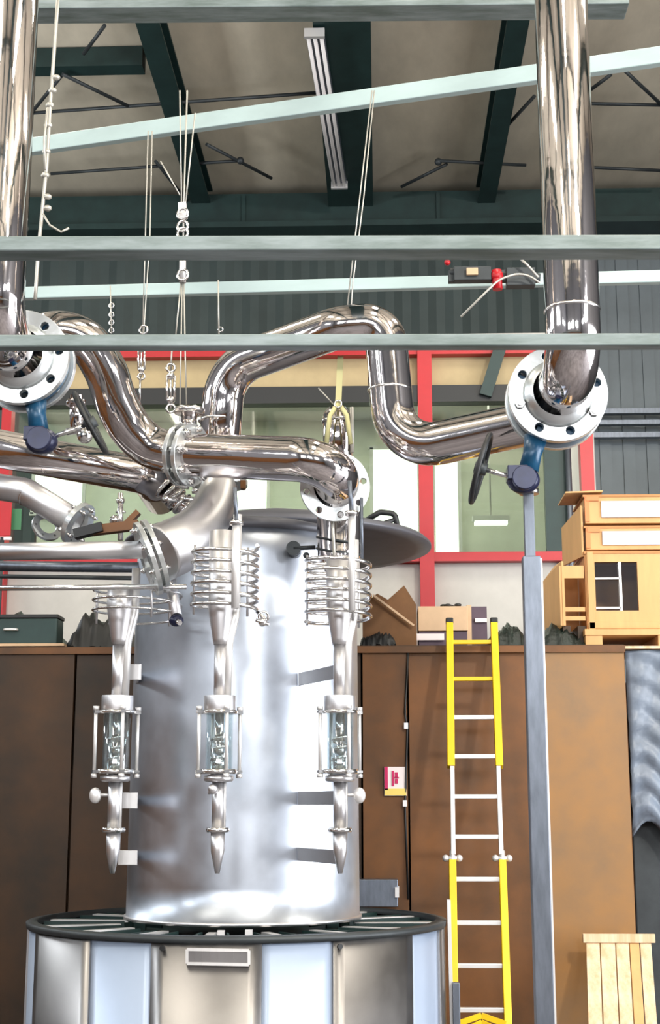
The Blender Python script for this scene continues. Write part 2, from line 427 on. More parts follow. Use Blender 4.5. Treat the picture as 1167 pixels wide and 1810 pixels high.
tag(MB().box(((x0+x1)/2+.03, SY+1.2, zz1/2-.1), (x1-x0, 1.3, zz1-.25)).build('dark_gap_block', 'dgrey', bevel=.01), 'added dark block for the shaded gap below and behind the blue-grey tarpaulin at right', 'backing')  # added dark block where the gap under the tarpaulin lies in shade
# warning sign
sg = at(699, 1381, SY-.04); s1 = S(1, 699, 1381, SY)
sn = empty('warning_sign', sg, 'small white and magenta notice with yellow strip on the rusty plate', 'sign')
MB().box(sg, (39*s1, .008, 50*s1)).build('board', 'signw', sn)
MB().box(sg+Vector((-16*s1, -.006, 5*s1)), (6*s1, .006, 40*s1)).build('border_band', 'magenta', sn)
k = MB(); k.box(sg+Vector((2*s1, -.006, 11*s1)), (5*s1, .006, 9*s1)); k.box(sg+Vector((2*s1, -.006, 0)), (5*s1, .006, 8*s1)); k.box(sg+Vector((-4*s1, -.006, 5*s1)), (4*s1, .006, 26*s1)); k.box(sg+Vector((2*s1, -.006, 6*s1)), (9*s1, .006, 2.5*s1))
k.build('symbol', 'magenta', sn)
k = MB(); k.box(sg+Vector((0, -.006, -18.5*s1)), (38*s1, .006, 12*s1)); k.build('yellow_strip', 'signy', sn)
gb = at(655, 1578, SY-.09)
tag(MB().box(gb, (95*s1, .1, 46*s1)).build('junction_box', 'galv', bevel=.006), 'low grey metal box fixed to rusty plate beside the tank foot', 'box')
cl = at(702, 1577, SY-.15)
tag(MB().box(cl, (7*s1, .03, 17*s1)).build('switch_plate', 'alu'), 'tiny pale switch plate at the right end of the grey metal box', 'switch')

# ================================================================== BASE DRUM AND TANK
BY = 8.3
bc = at(421, 1622, BY); bx, zb = bc.x, bc.z; BR = S(375, 418, 1629, BY)*.972
base = empty('base_drum', (bx, BY, 0), 'wide round sheet-steel base with alternate bare and pale blue panels', 'machine base')
def ring_pt(a, r, z): a += .12; return Vector((bx+r*math.sin(a), BY-r*math.cos(a), z))   # a = 0 faces the camera
rd = math.radians
for k in range(8):
    for (a0, a1, m, rr, nm) in ((-22.5, 4.5, 'bare', BR, 'bare_panel'), (4.5, 22.5, 'film', BR-.012, 'pale_panel')):
        a0, a1 = rd(a0+45*k), rd(a1+45*k); b = MB(); n = 8
        lo = []; hi = []
        for i in range(n+1):
            a = a0+(a1-a0)*i/n; q = rr
            for zz, L in ((0.0, lo), (zb-.035, hi)): L.append((b.bm.verts.new(ring_pt(a, q, zz)), b.bm.verts.new(ring_pt(a, q-.02, zz))))
        for i in range(n):
            for s_ in (0, 1):
                f = b.bm.faces.new((lo[i][s_], lo[i+1][s_], hi[i+1][s_], hi[i][s_])); f.smooth = True
            b.bm.faces.new((hi[i][0], hi[i+1][0], hi[i+1][1], hi[i][1]))
        for i in (0, n): b.bm.faces.new((lo[i][0], hi[i][0], hi[i][1], lo[i][1]))
        b.build(nm, m, base)
MB().lathe([(BR-.05, 0), (BR+.006, 0), (BR+.01, .03), (BR-.05, .035), (BR-.05, 0)], (bx, BY, zb-.035), 96).build('top_rim', 'dgrey', base)
MB().lathe([(.01, 0), (BR-.03, 0), (BR-.03, -.02), (.01, -.02)], (bx, BY, zb-.11), 72).build('deck_plate', 'dgreen', base)
for k in range(30):
    a = 2*PI*(k+.5)/30
    p0, p1 = ring_pt(a, .66, zb-.06), ring_pt(a+.05, BR-.05, zb-.06)
    MB().bar(p0, p1, .012, .07).build('radial_fin', 'dgreen', base)
    if k % 2 == 0: MB().bar(ring_pt(a+.09, .66, zb-.03), ring_pt(a+.14, BR-.05, zb-.03), .045, .012).build('radial_slat', 'alu', base)
# label holder and bolt holes
def on_drum(px, py, off=0.0):
    # nearest hit of the line of sight with the drum shell
    d = RM @ Vector(((px - W/2)/F, (Hh/2 - py)/F, -1.0)); o = CAMP
    A = d.x*d.x+d.y*d.y; B = 2*(d.x*(o.x-bx)+d.y*(o.y-BY)); C = (o.x-bx)**2+(o.y-BY)**2-(BR+off)**2
    t = (-B-math.sqrt(B*B-4*A*C))/(2*A); return o+d*t
h = MB(); N = 8; LT = [on_drum(331+109*i/N, 1678+2*i/N, .006) for i in range(N+1)]; LB = [on_drum(331+109*i/N, 1703+2*i/N, .006) for i in range(N+1)]
for L in (LT, LB):
    for i in range(N): h.bar(L[i], L[i+1], .014, .014)
h.bar(LT[0], LB[0], .014, .014); h.bar(LT[-1], LB[-1], .014, .014)
h.build('label_frame', 'alu', base)
h = MB()
for i in range(N): h.bar((LT[i]+LB[i])/2, (LT[i+1]+LB[i+1])/2, .004, (LT[i]-LB[i]).length*.8)
h.build('blank_label', 'bare', base)
for q in ((288, 1676), (600, 1673)):
    p = on_drum(*q); nn = Vector((p.x-bx, p.y-BY, 0)).normalized(); MB().cyl(p-nn*.01, p+nn*.012, .014, seg=10).build('bolt', 'black', base)
for q in ((391, 1650), (440, 1649)): MB().box(at(q[0], q[1], BY-BR+.14), (.035, .035, .03)).build('fin_clip', 'alu', base)
pz = at(786, 1590, BY-.1)
MB().bar(Vector((bx+BR+.035, BY-.1, .2)), Vector((bx+BR+.02, BY-.1, pz.z)), .02, .05, up=Vector((0, 1, 0))).build('hinge_strip', 'alu', base)
MB().box(Vector((bx+BR+.05, BY-.15, at(797, 1790, BY).z)), (.04, .06, .36)).build('side_latch', 'galv', base, bevel=.005)

tx = at(430, 1620, BY).x; TR = S(209, 430, 1620, BY)*.985
zt0 = zb+.002; zt1 = at(430, 917, BY-TR).z
TR2 = TR*.985
tank = empty('storage_tank', (tx, BY, zt0), 'tall brushed stainless cylinder tank standing on the round base', 'tank')
prof = [(TR-.05, 0), (TR, .0), (TR, .012)] + [(TR+(TR2-TR)*i/12, .012+(zt1-zt0-.012)*i/12) for i in range(13)] + [(TR2-.04, zt1-zt0), (TR2-.04, zt1-zt0-.05)]
MB().lathe(prof, (tx, BY, zt0), 128).build('shell', 'tank', tank)
MB().lathe([(TR-.1, 0), (TR+.012, 0), (TR+.012, .02), (TR-.1, .02)], (tx, BY, zt0-.001), 128).build('foot_ring', 'matte', tank)
MB().lathe([(.02, .09), (TR2*.7, .06), (TR2+.02, .0), (TR2+.02, -.045), (TR2-.05, -.045)], (tx, BY, zt1), 96).build('lid', 'slate', tank)
ft = at(520, 972, BY-TR+.02)
f = MB(); f.cyl(ft+Vector((0, -.05, 0)), ft+Vector((0, .1, 0)), .035); f.cyl(ft+Vector((0, -.06, 0)), ft+Vector((0, -.04, 0)), .04); f.cyl(ft+Vector((0, -.05, 0)), ft+Vector((.12, -.05, .004)), .012, seg=10); f.sphere(ft+Vector((.07, -.05, -.04)), .018)
f.build('port_valve', 'dgrey', tank)
# big slate lid behind
LY = 9.95; lp = at(492, 966, LY); LR = S(270, 492, 966, LY)
ld = empty('vessel', (lp.x, LY, zs+.03), 'dark slate low-coned vessel top showing behind the right of the tank', 'vessel')
MB().lathe([(.02, .25), (.2, .24), (LR*.6, .14), (LR*.97, .03), (LR, .0), (LR, -.02), (LR*.9, -.03), (LR*.3, -.035)], (lp.x, LY, lp.z), 72).build('cone_lid', 'slate', ld)
MB().cyl((lp.x, LY+.05, 0.0), (lp.x, LY+.05, lp.z-.02), .42, seg=48).build('body', 'dgrey', ld)
ha = at(655, 918, 9.75)
MB().tube(fillet([at(650, 918, 9.7), at(672, 905, 9.7), at(698, 908, 9.7), at(704, 938, 9.7)], .04, 6), .02, seg=8).build('handle', 'black', ld)
MB().tube([at(650, 922, 9.7), at(675, 926, 9.7), at(700, 918, 9.7)], .016, seg=8).build('handle', 'black', ld)

# ================================================================== PIPES
def pipe(name, label, pts, r, bend=.2, m='chrome', seg=32, cat='pipe', ribs=None):
    root = empty(name, pts[0], label, cat)
    path = fillet(pts, bend, 12)
    MB().tube(path, r, seg).build('pipe_wall', m, root)
    return root, path
def weld(root, p, d, r, m='chrome2'):
    d = Vector(d).normalized(); MB().tube([Vector(p)-d*.008, Vector(p)-d*.003, Vector(p)+d*.003, Vector(p)+d*.008], [r+.0005, r+.004, r+.004, r+.0005], 32).build('weld_seam', m, root)

R1 = .128
# right riser
fc = at(986, 697, 6.72)
top = at(1011, 500, 6.28)
rx_ = top.x
riser, pth = pipe('riser_pipe', 'large mirror-polished vertical pipe at right, running down into a white bolted flange',
    [(rx_, 6.3, 9.2), (rx_, 6.3, fc.z), (fc.x+.004, 6.74, fc.z)], R1, .2)
weld(riser, (rx_, 6.3, fc.z+.28), (0, 0, 1), R1); 
def big_flange(root, c, phase, boltidx):
    m, x, y, z = flange_mb(c, (0, -1, 0), S(88, 986, 697, 6.7), R1*.98, .04, 8, S(71, 986, 697, 6.7), .022, phase)
    m.build('flange', 'flange', root, bevel=.003)
    MB().lathe([(R1, 0), (R1+.045, 0), (R1+.035, .02), (R1+.012, .05), (R1, .055)], Vector(c)+Vector((0, -.02, 0)), 48, axis=(0, -1, 0)).build('flange_hub', 'flange', root)
    bolts(root, c, x, y, z, S(71, 986, 697, 6.7), boltidx, 8, phase, r=.026, half=.05)
big_flange(riser, fc, PI/8-.12, (4, 7))
# left riser
fcl = at(37, 632, 6.72)
rl_, pth = pipe('riser_pipe', 'mirror-polished vertical pipe cut by the left edge of the photo',
    [(at(-3, 500, 6.3).x, 6.3, 9.2), (at(-3, 500, 6.3).x, 6.3, fcl.z), (fcl.x-.02, 6.74, fcl.z)], R1, .2)
big_flange(rl_, fcl, PI/8-.25, ())

# valves
def valve(c, lean, wheelc, wheel_ax, label, wr, tilt):
    c = Vector(c)
    v = empty('butterfly_valve', c, label, 'valve')
    m, x, y, z = flange_mb(c+Vector((0, .065, 0)), (0, -1, 0), S(80, 986, 697, 6.8), R1*.95, .07, 8, S(71, 986, 697, 6.7), .022, 0.1)
    m.build('valve_body', 'blue', v, bevel=.004)
    m, x, y, z = flange_mb(c+Vector((0, .13, 0)), (0, -1, 0), S(88, 986, 697, 6.8), R1*.95, .04, 8, S(71, 986, 697, 6.7), .022, PI/8)
    m.build('rear_flange', 'flange', v, bevel=.003)
    a = c+Vector((lean*.3, .06, -.2)); b = c+Vector((lean*.42, .06, -.37))
    MB().tube([a, a*.5+b*.5, b], [.058, .046, .05], 20).build('neck', 'blue', v)
    g = c+Vector((lean*.5, .05, -.42))
    k = MB(); k.sphere(g, .082, 20, (1.0, .8, .82)); k.cyl(g+Vector((0, -.07, 0)), g+Vector((0, .06, 0)), .06); k.box(g+Vector((-.03, 0, .03)), (.1, .11, .07))
    k.build('gearbox', 'blued', v, bevel=.004)
    MB().cyl(g, wheelc, .012, seg=10).build('shaft', 'chrome2', v)
    w = Vector(wheelc); ax = Vector(wheel_ax).normalized()
    hw = MB().torus(w, ax, wr, .013, 40, 8).build('handwheel', 'black', v)
    sp = MB(); ref = Vector((0, 0, 1)); xx = (ref-ax*ref.dot(ax)).normalized(); yy = ax.cross(xx)
    for q in range(4):
        an = q*PI/2+.5; sp.cyl(w, w+(xx*math.cos(an)+yy*math.sin(an))*wr, .008, seg=8)
    sp.cyl(w-ax*.03, w+ax*.03, .03, seg=14)
    sp.build('spoke', 'dgrey', hw)
    return v
valve(fc, -.35, at(850, 828, 6.76), Vector((.95, -.08, -.3)), 'blue valve with dark gearbox under the right white flange', .172, 0)
valve(fcl, .22, at(160, 748, 6.76), Vector((.88, -.0, .47)), 'blue valve hanging under the flange at the left edge', .165, 0)

# right loop pipe
Yb = 7.6
R2 = .118
B = [Vector((fc.x, 6.86, fc.z)), Vector((fc.x, 7.18, fc.z)), at(700, 800, 7.45), at(672, 570, 7.45), at(610, 578, 7.45), at(408, 652, 7.8), at(386, 770, 7.8), at(388, 858, 7.8)]
loopB = empty('loop_pipe', B[0], 'polished pipe rising in an arch from the right valve and dropping at centre', 'pipe')
path = fillet([B[0], B[1], B[2], at(680, 572, 7.45), at(600, 578, 7.45), at(398, 652, 7.8), at(384, 858, 7.8)], [.16, .24, .17, .3, .24], 14)
MB().tube(path, R2, 36).build('pipe_wall', 'chrome', loopB)
for q, d in ((at(862, 765, 7.25), Vector((1, -.1, .1))), ):
    pass
weld(loopB, at(388, 745, 7.8), (0, 0, 1), R2)
m, x, y, z = flange_mb(at(388, 855, 7.8), (0, 0, 1), .16, .1, .03, 8, .138, .01); m.build('end_flange', 'flange', loopB)
bolts(loopB, at(388, 855, 7.8), x, y, z, .138, (0, 2, 4, 6), 8, 0, r=.014, half=.04)
weld(loopB, at(689, 690, 7.45), (0, 0, 1), R2)

# left loop pipe
A = [Vector((fcl.x, 6.86, fcl.z)), Vector((fcl.x+.02, 7.15, fcl.z+.08)), at(165, 560, 7.3), at(222, 795, 7.5), at(305, 803, 7.55), at(600, 818, 7.1), at(600, 836, 7.38)]
loopA = empty('loop_pipe', A[0], 'polished pipe arching from the left valve then running level across the centre', 'pipe')
e0 = at(606, 816, 6.98)
fl2 = at(592, 860, 7.3)
pathA = catmull([A[0], Vector((fcl.x+.01, 7.02, fcl.z+.02)), at(62, 604, 7.2), at(105, 588, 7.24), at(152, 604, 7.28), at(186, 654, 7.33), at(206, 712, 7.38), at(232, 758, 7.43), at(268, 790, 7.46), at(318, 803, 7.44)]) + fillet([at(330, 804, 7.43), at(610, 815, 7.0), Vector((fl2.x, 7.33, fl2.z))], [.15], 14)
MB().tube(pathA, R2, 36).build('pipe_wall', 'chrome', loopA)
# pair of flanges at x=325 on it
pA, pB = at(260, 802, 7.45), at(500, 812, 7.14)
dA = (at(610, 815, 7.0)-at(330, 804, 7.43)).normalized()
fp = at(330, 804, 7.43)
for off_ in (-.028, .028):
    m, x, y, z = flange_mb(fp+dA*off_, dA, .172, R2*.98, .026, 8, .152, .012); m.build('flange', 'flange', loopA, bevel=.002)
bolts(loopA, fp, x, y, z, .145, range(8), 8, 0, r=.02, half=.075)
q0 = at(212, 800, 7.5)

# its end flange
an = Vector((.12, -1, -.12)).normalized()
m, x, y, z = flange_mb(fl2, an, S(62, 592, 860, 7.3), R2*.95, .03, 8, S(51, 592, 860, 7.3), .017, .2); m.build('flange', 'flange', loopA, bevel=.002)
bolts(loopA, fl2, x, y, z, S(51, 592, 860, 7.3), (1, 4, 6), 8, .2, r=.014, half=.03)
# vertical feed column beneath it
cy_ = 7.52
cx1 = at(600, 900, cy_)
col = empty('feed_column', at(600, 1005, cy_), 'polished upright column behind the bolted flange above the right coil', 'pipe')
r_ = S(40, 600, 930, cy_)
MB().tube([at(600, 850, cy_), at(600, 900, cy_), at(600, 985, cy_), at(600, 1012, cy_-.1)], [r_, r_, r_*.96, r_*.55], 32).build('column_wall', 'chrome', col)
for yy in (955, 975):
    MB().torus(at(600, yy, cy_), (0.15, -.2, 1), r_*1.0, .007, 40, 6).build('coil_reflection', 'dgrey', col)  # dark rings modelled for the coil's reflection in the column
MB().tube([at(586, 880, cy_-.16), at(592, 1010, cy_-.16)], .009, seg=8).build('side_tube', 'rope', col)
# small stub with sling in the middle behind
stc = at(597, 745, 7.75)
st = empty('stub_pipe', at(597, 800, 7.75), 'short bronze-tinted polished upright stub under the yellow lifting sling', 'pipe')
rr = S(26, 597, 750, 7.75)
MB().tube([at(597, 850, 7.75), at(597, 735, 7.75), at(597, 722, 7.75)], [rr, rr, rr*.7], 24).build('pipe_wall', 'chrome', st)
MB().torus(at(597, 745, 7.75), (0, 0, 1), rr, .01, 28, 6).build('collar', 'chrome2', st)
MB().cyl(at(622, 720, 7.7), at(622, 800, 7.7), .012, seg=8).build('guide_rod', 'rope', st)

# left slanted pipe (enters from the left edge)
cp = [at(-60, 782, 7.55), at(262, 842, 8.0), at(285, 880, 8.35)]
lp1, _ = pipe('branch_pipe', 'polished pipe slanting in from the left edge below the valve', cp, .108, .14)
# grey pipe lower left
dp = [at(-60, 852, 7.7), at(45, 868, 7.7), at(136, 925, 7.62)]
lp2, _ = pipe('drain_pipe', 'satin grey pipe bending down to a flange at far left', dp, .075, .12, 'matte')
ddv = (at(136, 925, 7.62)-at(45, 868, 7.7)).normalized()
m, x, y, z = flange_mb(at(138, 926, 7.6), (ddv+Vector((0, 0, -.0))), .125, .07, .03, 8, .1, .01); m.build('flange', 'flange', lp2)
bolts(lp2, at(138, 926, 7.6), x, y, z, .1, (0, 1, 2, 3, 5, 7), 8, 0, r=.014, half=.05)
weld(lp2, at(50, 872, 7.7), ddv, .075)
m, x, y, z = flange_mb(at(84, 930, 7.75), (.5, -.75, .3), .09, .05, .02, 6, .07, .008); 
m.build('flange', 'flange', empty('blind_flange', at(84, 930, 7.75), 'small pale flange plate tucked below the satin grey pipe', 'flange'))
# matte elbow with flange facing left
ep = catmull([at(386, 845, 7.72), at(384, 875, 7.66), at(366, 918, 7.53), at(328, 956, 7.38), at(280, 980, 7.26)], 8)
nE = len(ep); dE = Vector((-1, -.25, -.4)).normalized()
elb = empty('pipe_elbow', ep[-1], 'broad satin-finish steel elbow sweeping down left in front of the tank', 'pipe')
MB().tube(ep, [.09+.062*min(1, i/(nE*.8)) for i in range(nE)], 36).build('elbow_wall', 'matte', elb)
fe = at(274, 983, 7.25)
m, x, y, z = flange_mb(fe+dE*.0, dE, .2, .13, .025, 8, .17, .012); m.build('flange', 'flange', elb, bevel=.002)
m, x, y, z = flange_mb(fe+dE*.04, dE, .2, .1, .025, 8, .17, .012); m.build('flange', 'flange', elb, bevel=.002)
bolts(elb, fe+dE*.02, x, y, z, .17, range(8), 8, .2, r=.016, half=.055)
# horizontal pipes at the left feeding the elbow
hp, _ = pipe('feed_pipe', 'dull steel horizontal pipe running from the left edge to the elbow flange', [at(-60, 976, 7.4), at(255, 972, 7.25)], .047, .1, 'matte')
hp2, _ = pipe('thin_pipe', 'thin bright horizontal pipe below the dull feed pipe', [at(-60, 1040, 7.2), at(330, 1037, 7.2)], .014, .1, 'chrome2', 12)
hp3, _ = pipe('thin_pipe', 'thin dark horizontal pipe just above the thin bright one', [at(-60, 1018, 7.6), at(240, 1022, 7.6)], .012, .1, 'dgrey', 12)
hp4, _ = pipe('square_rail', 'narrow steel rail behind the two thin pipes at left', [at(-60, 1000, 7.8), at(245, 1003, 7.8)], .03, .1, 'galv', 4, 'rail')
# rusty bracket and small instrument tubes
rb = empty('bracket', at(195, 935, 7.9), 'rust-red bracket lying on the dull feed pipe', 'bracket')
k = MB(); k.bar(at(150, 940, 7.5), at(245, 928, 7.5), .06, .05); k.bar(at(215, 935, 7.5), at(245, 905, 7.5), .05, .03); k.build('arm', 'rust', rb)
MB().bar(at(132, 945, 7.48), at(182, 932, 7.48), .07, .05).build('pad', 'black', rb)
tb_ = empty('gauge_tube', at(213, 955, 7.6), 'thin bright upright tube with a ball joint above the rusty bracket', 'tube')
k = MB(); k.cyl(at(213, 955, 7.6), at(213, 872, 7.6), .016, seg=12); k.sphere(at(203, 920, 7.6), .03); k.sphere(at(213, 885, 7.6), .024); k.cyl(at(205, 905, 7.6), at(222, 905, 7.6), .008, seg=6); k.build('stem', 'chrome2', tb_)
# cluster of clamps where the pipes meet
jc = empty('clamp_joint', at(320, 900, 7.7), 'cluster of shiny bolted clamps and a bellows where the pipes meet', 'clamp')
a0, a1 = at(292, 862, 7.75), at(352, 920, 7.75); dj = (a1-a0)
for i in range(7):
    MB().torus(a0+dj*(i/6), dj, .06, .012, 28, 8).build('bellows_ring', 'chrome2', jc)
MB().cyl(a0, a1, .052, seg=20).build('inner_tube', 'chrome', jc)
for q in ((322, 858), (352, 868), (300, 882), (338, 882)): MB().cyl(at(q[0]-12, q[1], 7.6), at(q[0]+12, q[1]+2, 7.6), .016, seg=8).build('clamp_bolt', 'chrome2', jc)
# capped stub on top of the left loop pipe at 325
ss = empty('capped_stub', fp+Vector((0, 0, .12)), 'short capped pipe stub on top of the level pipe', 'fitting')
t0 = fp+Vector((0.01, 0, R2))
MB().tube([t0-Vector((0, 0, .02)), t0+Vector((0, 0, .12))], .045, 24).build('stub_wall', 'chrome', ss)
MB().lathe([(.0, 0), (.085, 0), (.085, .025), (.0, .03)], t0+Vector((0, 0, .115)), 32).build('cap', 'chrome2', ss)
# small silver fitting between left valve and left loop
sf = empty('inlet_fitting', at(135, 750, 7.0), 'shiny upright tube fitting right of the left blue valve', 'fitting')
k = MB(); k.cyl(at(136, 765, 7.1), at(134, 700, 7.1), .035, seg=20); k.cyl(at(134, 716, 7.1), at(134, 708, 7.1), .05, seg=20); k.build('body', 'chrome', sf)
k = MB(); k.cyl(at(118, 763, 7.02), at(165, 757, 7.02), .02, seg=12); k.sphere(at(150, 770, 7.02), .042); k.build('nozzle', 'chrome2', sf)

# valve strap at (310,1095)
dv = empty('stop_cock', at(312, 1097, 7.3), 'dark blue stop cock knob beside the middle coil', 'valve')
MB().sphere(at(312, 1097, 7.3), .04, 16, (1, .8, .8)).build('knob', 'blued', dv)
MB().tube([at(312, 1090, 7.32), at(305, 1050, 7.4), at(300, 1000, 7.45)], .03, seg=14).build('pipe_leg', 'matte', dv)
MB().cyl(at(314, 1098, 7.26), at(318, 1101, 7.22), .014, seg=10).build('spindle', 'chrome2', dv)

# ================================================================== SAMPLE COLUMNS (three)
def helix(c, R, r, z0, z1, turns, seg=28, ph=0):
    return [Vector((c.x+R*math.cos(ph+2*PI*i/seg), c.y+R*math.sin(ph+2*PI*i/seg), z0+(z1-z0)*i/(seg*turns))) for i in range(int(seg*turns)+1)]
def sampler(px, Y, ytop, label, lean=0.0, knob=-1):
    s = S(1, px, 1250, Y)
    c = at(px, 1300, Y)
    def Z(py): return at(px, py, Y).z
    def P(dx, py, dy=0): return Vector((c.x+dx*s, Y+dy, Z(py)))
    root = empty('sampling_column', P(0, 1545), label, 'column', 'sampling columns before the tank')
    MB().tube([P(0, ytop), P(0, 1075), P(0, 1130), P(0, 1140)], [24*s, 24*s, 15*s, 13*s], 28).build('cone_body', 'matte', root)
    MB().tube([P(0, 1138), P(0, 1240)], 11.5*s, 20).build('upper_tube', 'matte', root)
    MB().tube(fillet([P(27, ytop-30), P(26, 1085), P(14, 1135), P(12, 1235)], .15, 6), 8*s, 16).build('return_tube', 'alu', root)
    MB().cyl(P(0, 1230), P(0, 1258), 28*s, seg=32).build('collar', 'matte', root, bevel=.002)
    for y0, y1 in ((1256, 1262), (1360, 1368)):
        k = MB(); k.cyl(P(0, y0), P(0, y1), 32*s, seg=32)
        for a in range(4):
            an = a*PI/2+.45; k.bar(P(0, (y0+y1)/2), P(0, (y0+y1)/2)+Vector((math.cos(an), math.sin(an), 0))*42*s, 10*s, 5*s)
        k.build('cage_plate', 'chrome2', root)
    for a in range(4):
        an = a*PI/2+.45; d = Vector((math.cos(an), math.sin(an), 0))*38*s
        k = MB(); k.cyl(P(0, 1250)+d, P(0, 1374)+d, 3.2*s, seg=10); k.cyl(P(0, 1249)+d, P(0, 1256)+d, 5.5*s, seg=6); k.cyl(P(0, 1368)+d, P(0, 1375)+d, 5.5*s, seg=6)
        k.build('cage_rod', 'alu', root)
    MB().lathe([(24*s, 0), (24*s, Z(1262)-Z(1360)), (22*s, Z(1262)-Z(1360)), (22*s, 0)], P(0, 1360), 32).build('sight_glass', 'glassc', root)
    k = MB(); k.cyl(P(0, 1262), P(0, 1310), 8*s, seg=14); k.tube(helix(P(0, 1352), 13*s, 0, Z(1352), Z(1300), 3, 16), 3*s, 6); k.cyl(P(0, 1360), P(0, 1340), 12*s, seg=14); k.sphere(P(0, 1326), 9*s)
    k.build('spiral_insert', 'chrome2', root)
    k = MB(); k.lathe([(22*s, 0), (26*s, .006), (26*s, 10*s), (12*s, 13*s)], P(0, 1382), 28); k.cyl(P(0, 1378), P(0, 1468), 11.5*s, seg=20); k.build('lower_tube', 'matte', root)
    MB().tube([P(9, 1372), P(9, 1465)], 4.5*s, 10).build('side_tube', 'alu', root)
    k = MB(); k.cyl(P(0, 1463), P(0, 1471), 20*s, seg=24); k.sphere(P(-17, 1467), 4*s); k.sphere(P(17, 1467), 4*s); k.build('union_ring', 'chrome2', root)
    MB().tube([P(0, 1470), P(0, 1505), P(0+lean, 1544)], [13*s, 12*s, 4*s], 20).build('tapered_tip', 'matte', root)
    if knob:
        k = MB(); k.cyl(P(8*knob, 1405), P(26*knob, 1405), 3*s, seg=8); k.sphere(P(34*knob, 1406), 12*s, 16, (.9, .6, 1.15)); k.build('wing_knob', 'alu', root)
    else:
        k = MB(); k.cyl(P(-6, 1400, -.05), P(-16, 1400, -.05), 4*s, seg=8); k.sphere(P(-8, 1395, -.05), 9*s); k.build('wing_knob', 'matte', root)
    return root, P, s, Z
sL = sampler(206, 7.5, 1035, 'leftmost of three hanging glass-caged columns, with white knob on its left', knob=-1)
sM = sampler(388, 7.0, 940, 'middle hanging glass-caged column directly in front of the tank', knob=0)
sR = sampler(601, 7.2, 985, 'right hanging glass-caged column against the bright side of the tank', knob=1)
# coils
def coil(root_lbl, px, Y, y0, y1, rpx, turns, tail=None, m='chrome2', ph=0, thk=3.6):
    s = S(1, px, (y0+y1)/2, Y)
    o = empty('cooling_coil', at(px, y1, Y), root_lbl, 'coil', 'cooling coils around the columns')
    c = at(px, (y0+y1)/2, Y)
    pts = helix(c, rpx*s, 0, at(px, y0, Y).z, at(px, y1, Y).z, turns, ph=ph)
    if tail: pts += tail
    MB().tube(pts, thk*s, 10).build('coil_tube', m, o)
    st_ = MB()
    for a in (.9, 2.9, 5.2):
        d = Vector((math.cos(a), math.sin(a), 0))*rpx*s
        st_.cyl(Vector((c.x, c.y, at(px, y0-6, Y).z))+d, Vector((c.x, c.y, at(px, y1+4, Y).z))+d, 2.2*s, seg=6)
    st_.build('spacer_rod', 'matte', o)
    return o
coil('stainless coil wound round the middle column, six turns', 398, 7.0, 966, 1080, 58, 6.1, [at(470, 1095, 6.9)], ph=-.2)
coil('stainless coil wound round the right column', 598, 7.2, 985, 1100, 57, 6.4, ph=1)
coil('wider thin coil wound round the left column below the feed pipe', 243, 7.45, 1040, 1096, 78, 3.1, ph=2, thk=2.2)
cf = empty('coil_outlet', at(470, 1095, 6.9), 'small bright outlet fitting at the end of the middle coil', 'fitting')
k = MB(); k.sphere(at(464, 1100, 6.9), .022); k.torus(at(466, 1090, 6.9), (0, 1, .2), .024, .006, 20, 6); k.cyl(at(452, 1096, 6.9), at(476, 1104, 6.9), .009, seg=8); k.build('outlet_body', 'chrome2', cf)
# risers above columns
for (x, y0, y1, Y, w, lb) in ((417, 922, 1075, 6.79, 15, 'white-bright upright tube in front of the middle coil'), (622, 905, 1080, 6.98, 12, 'bright upright tube in front of the right coil')):
    s = S(1, x, y0, Y); o = empty('riser_tube', at(x, y1, Y), lb, 'tube')
    xx = at(x, 1000, Y).x
    MB().tube([(xx, Y, at(x, y0, Y).z), (xx, Y, at(x, y1, Y).z)], w/2*s, 18).build('tube_wall', 'alu', o)
    MB().cyl((xx, Y, at(x, y0+6, Y).z), (xx, Y, at(x, y0-1, Y).z), 12*s, seg=20).build('union_nut', 'chrome2', o)
    MB().cyl((xx, Y, at(x, y0, Y).z), (xx-.01, Y, at(x, 862 if x < 500 else 850, Y).z), 3.5*s if x < 500 else 4*s, seg=10).build('thin_stem', 'galv', o)
o = empty('support_rod', at(638, 990, 7.1), 'thin dark rod standing at the tank right edge beside the flange', 'rod')
MB().cyl(at(640, 990, 7.2), at(639, 880, 7.2), .009, seg=8).build('rod_body', 'galv', o)
k = at(430, 857, 7.7)
tag(MB().box(k, (.03, .03, .05)).build('clip', 'rust', bevel=.003), 'tiny rust-brown clip under the level pipe beside the satin elbow', 'clip')
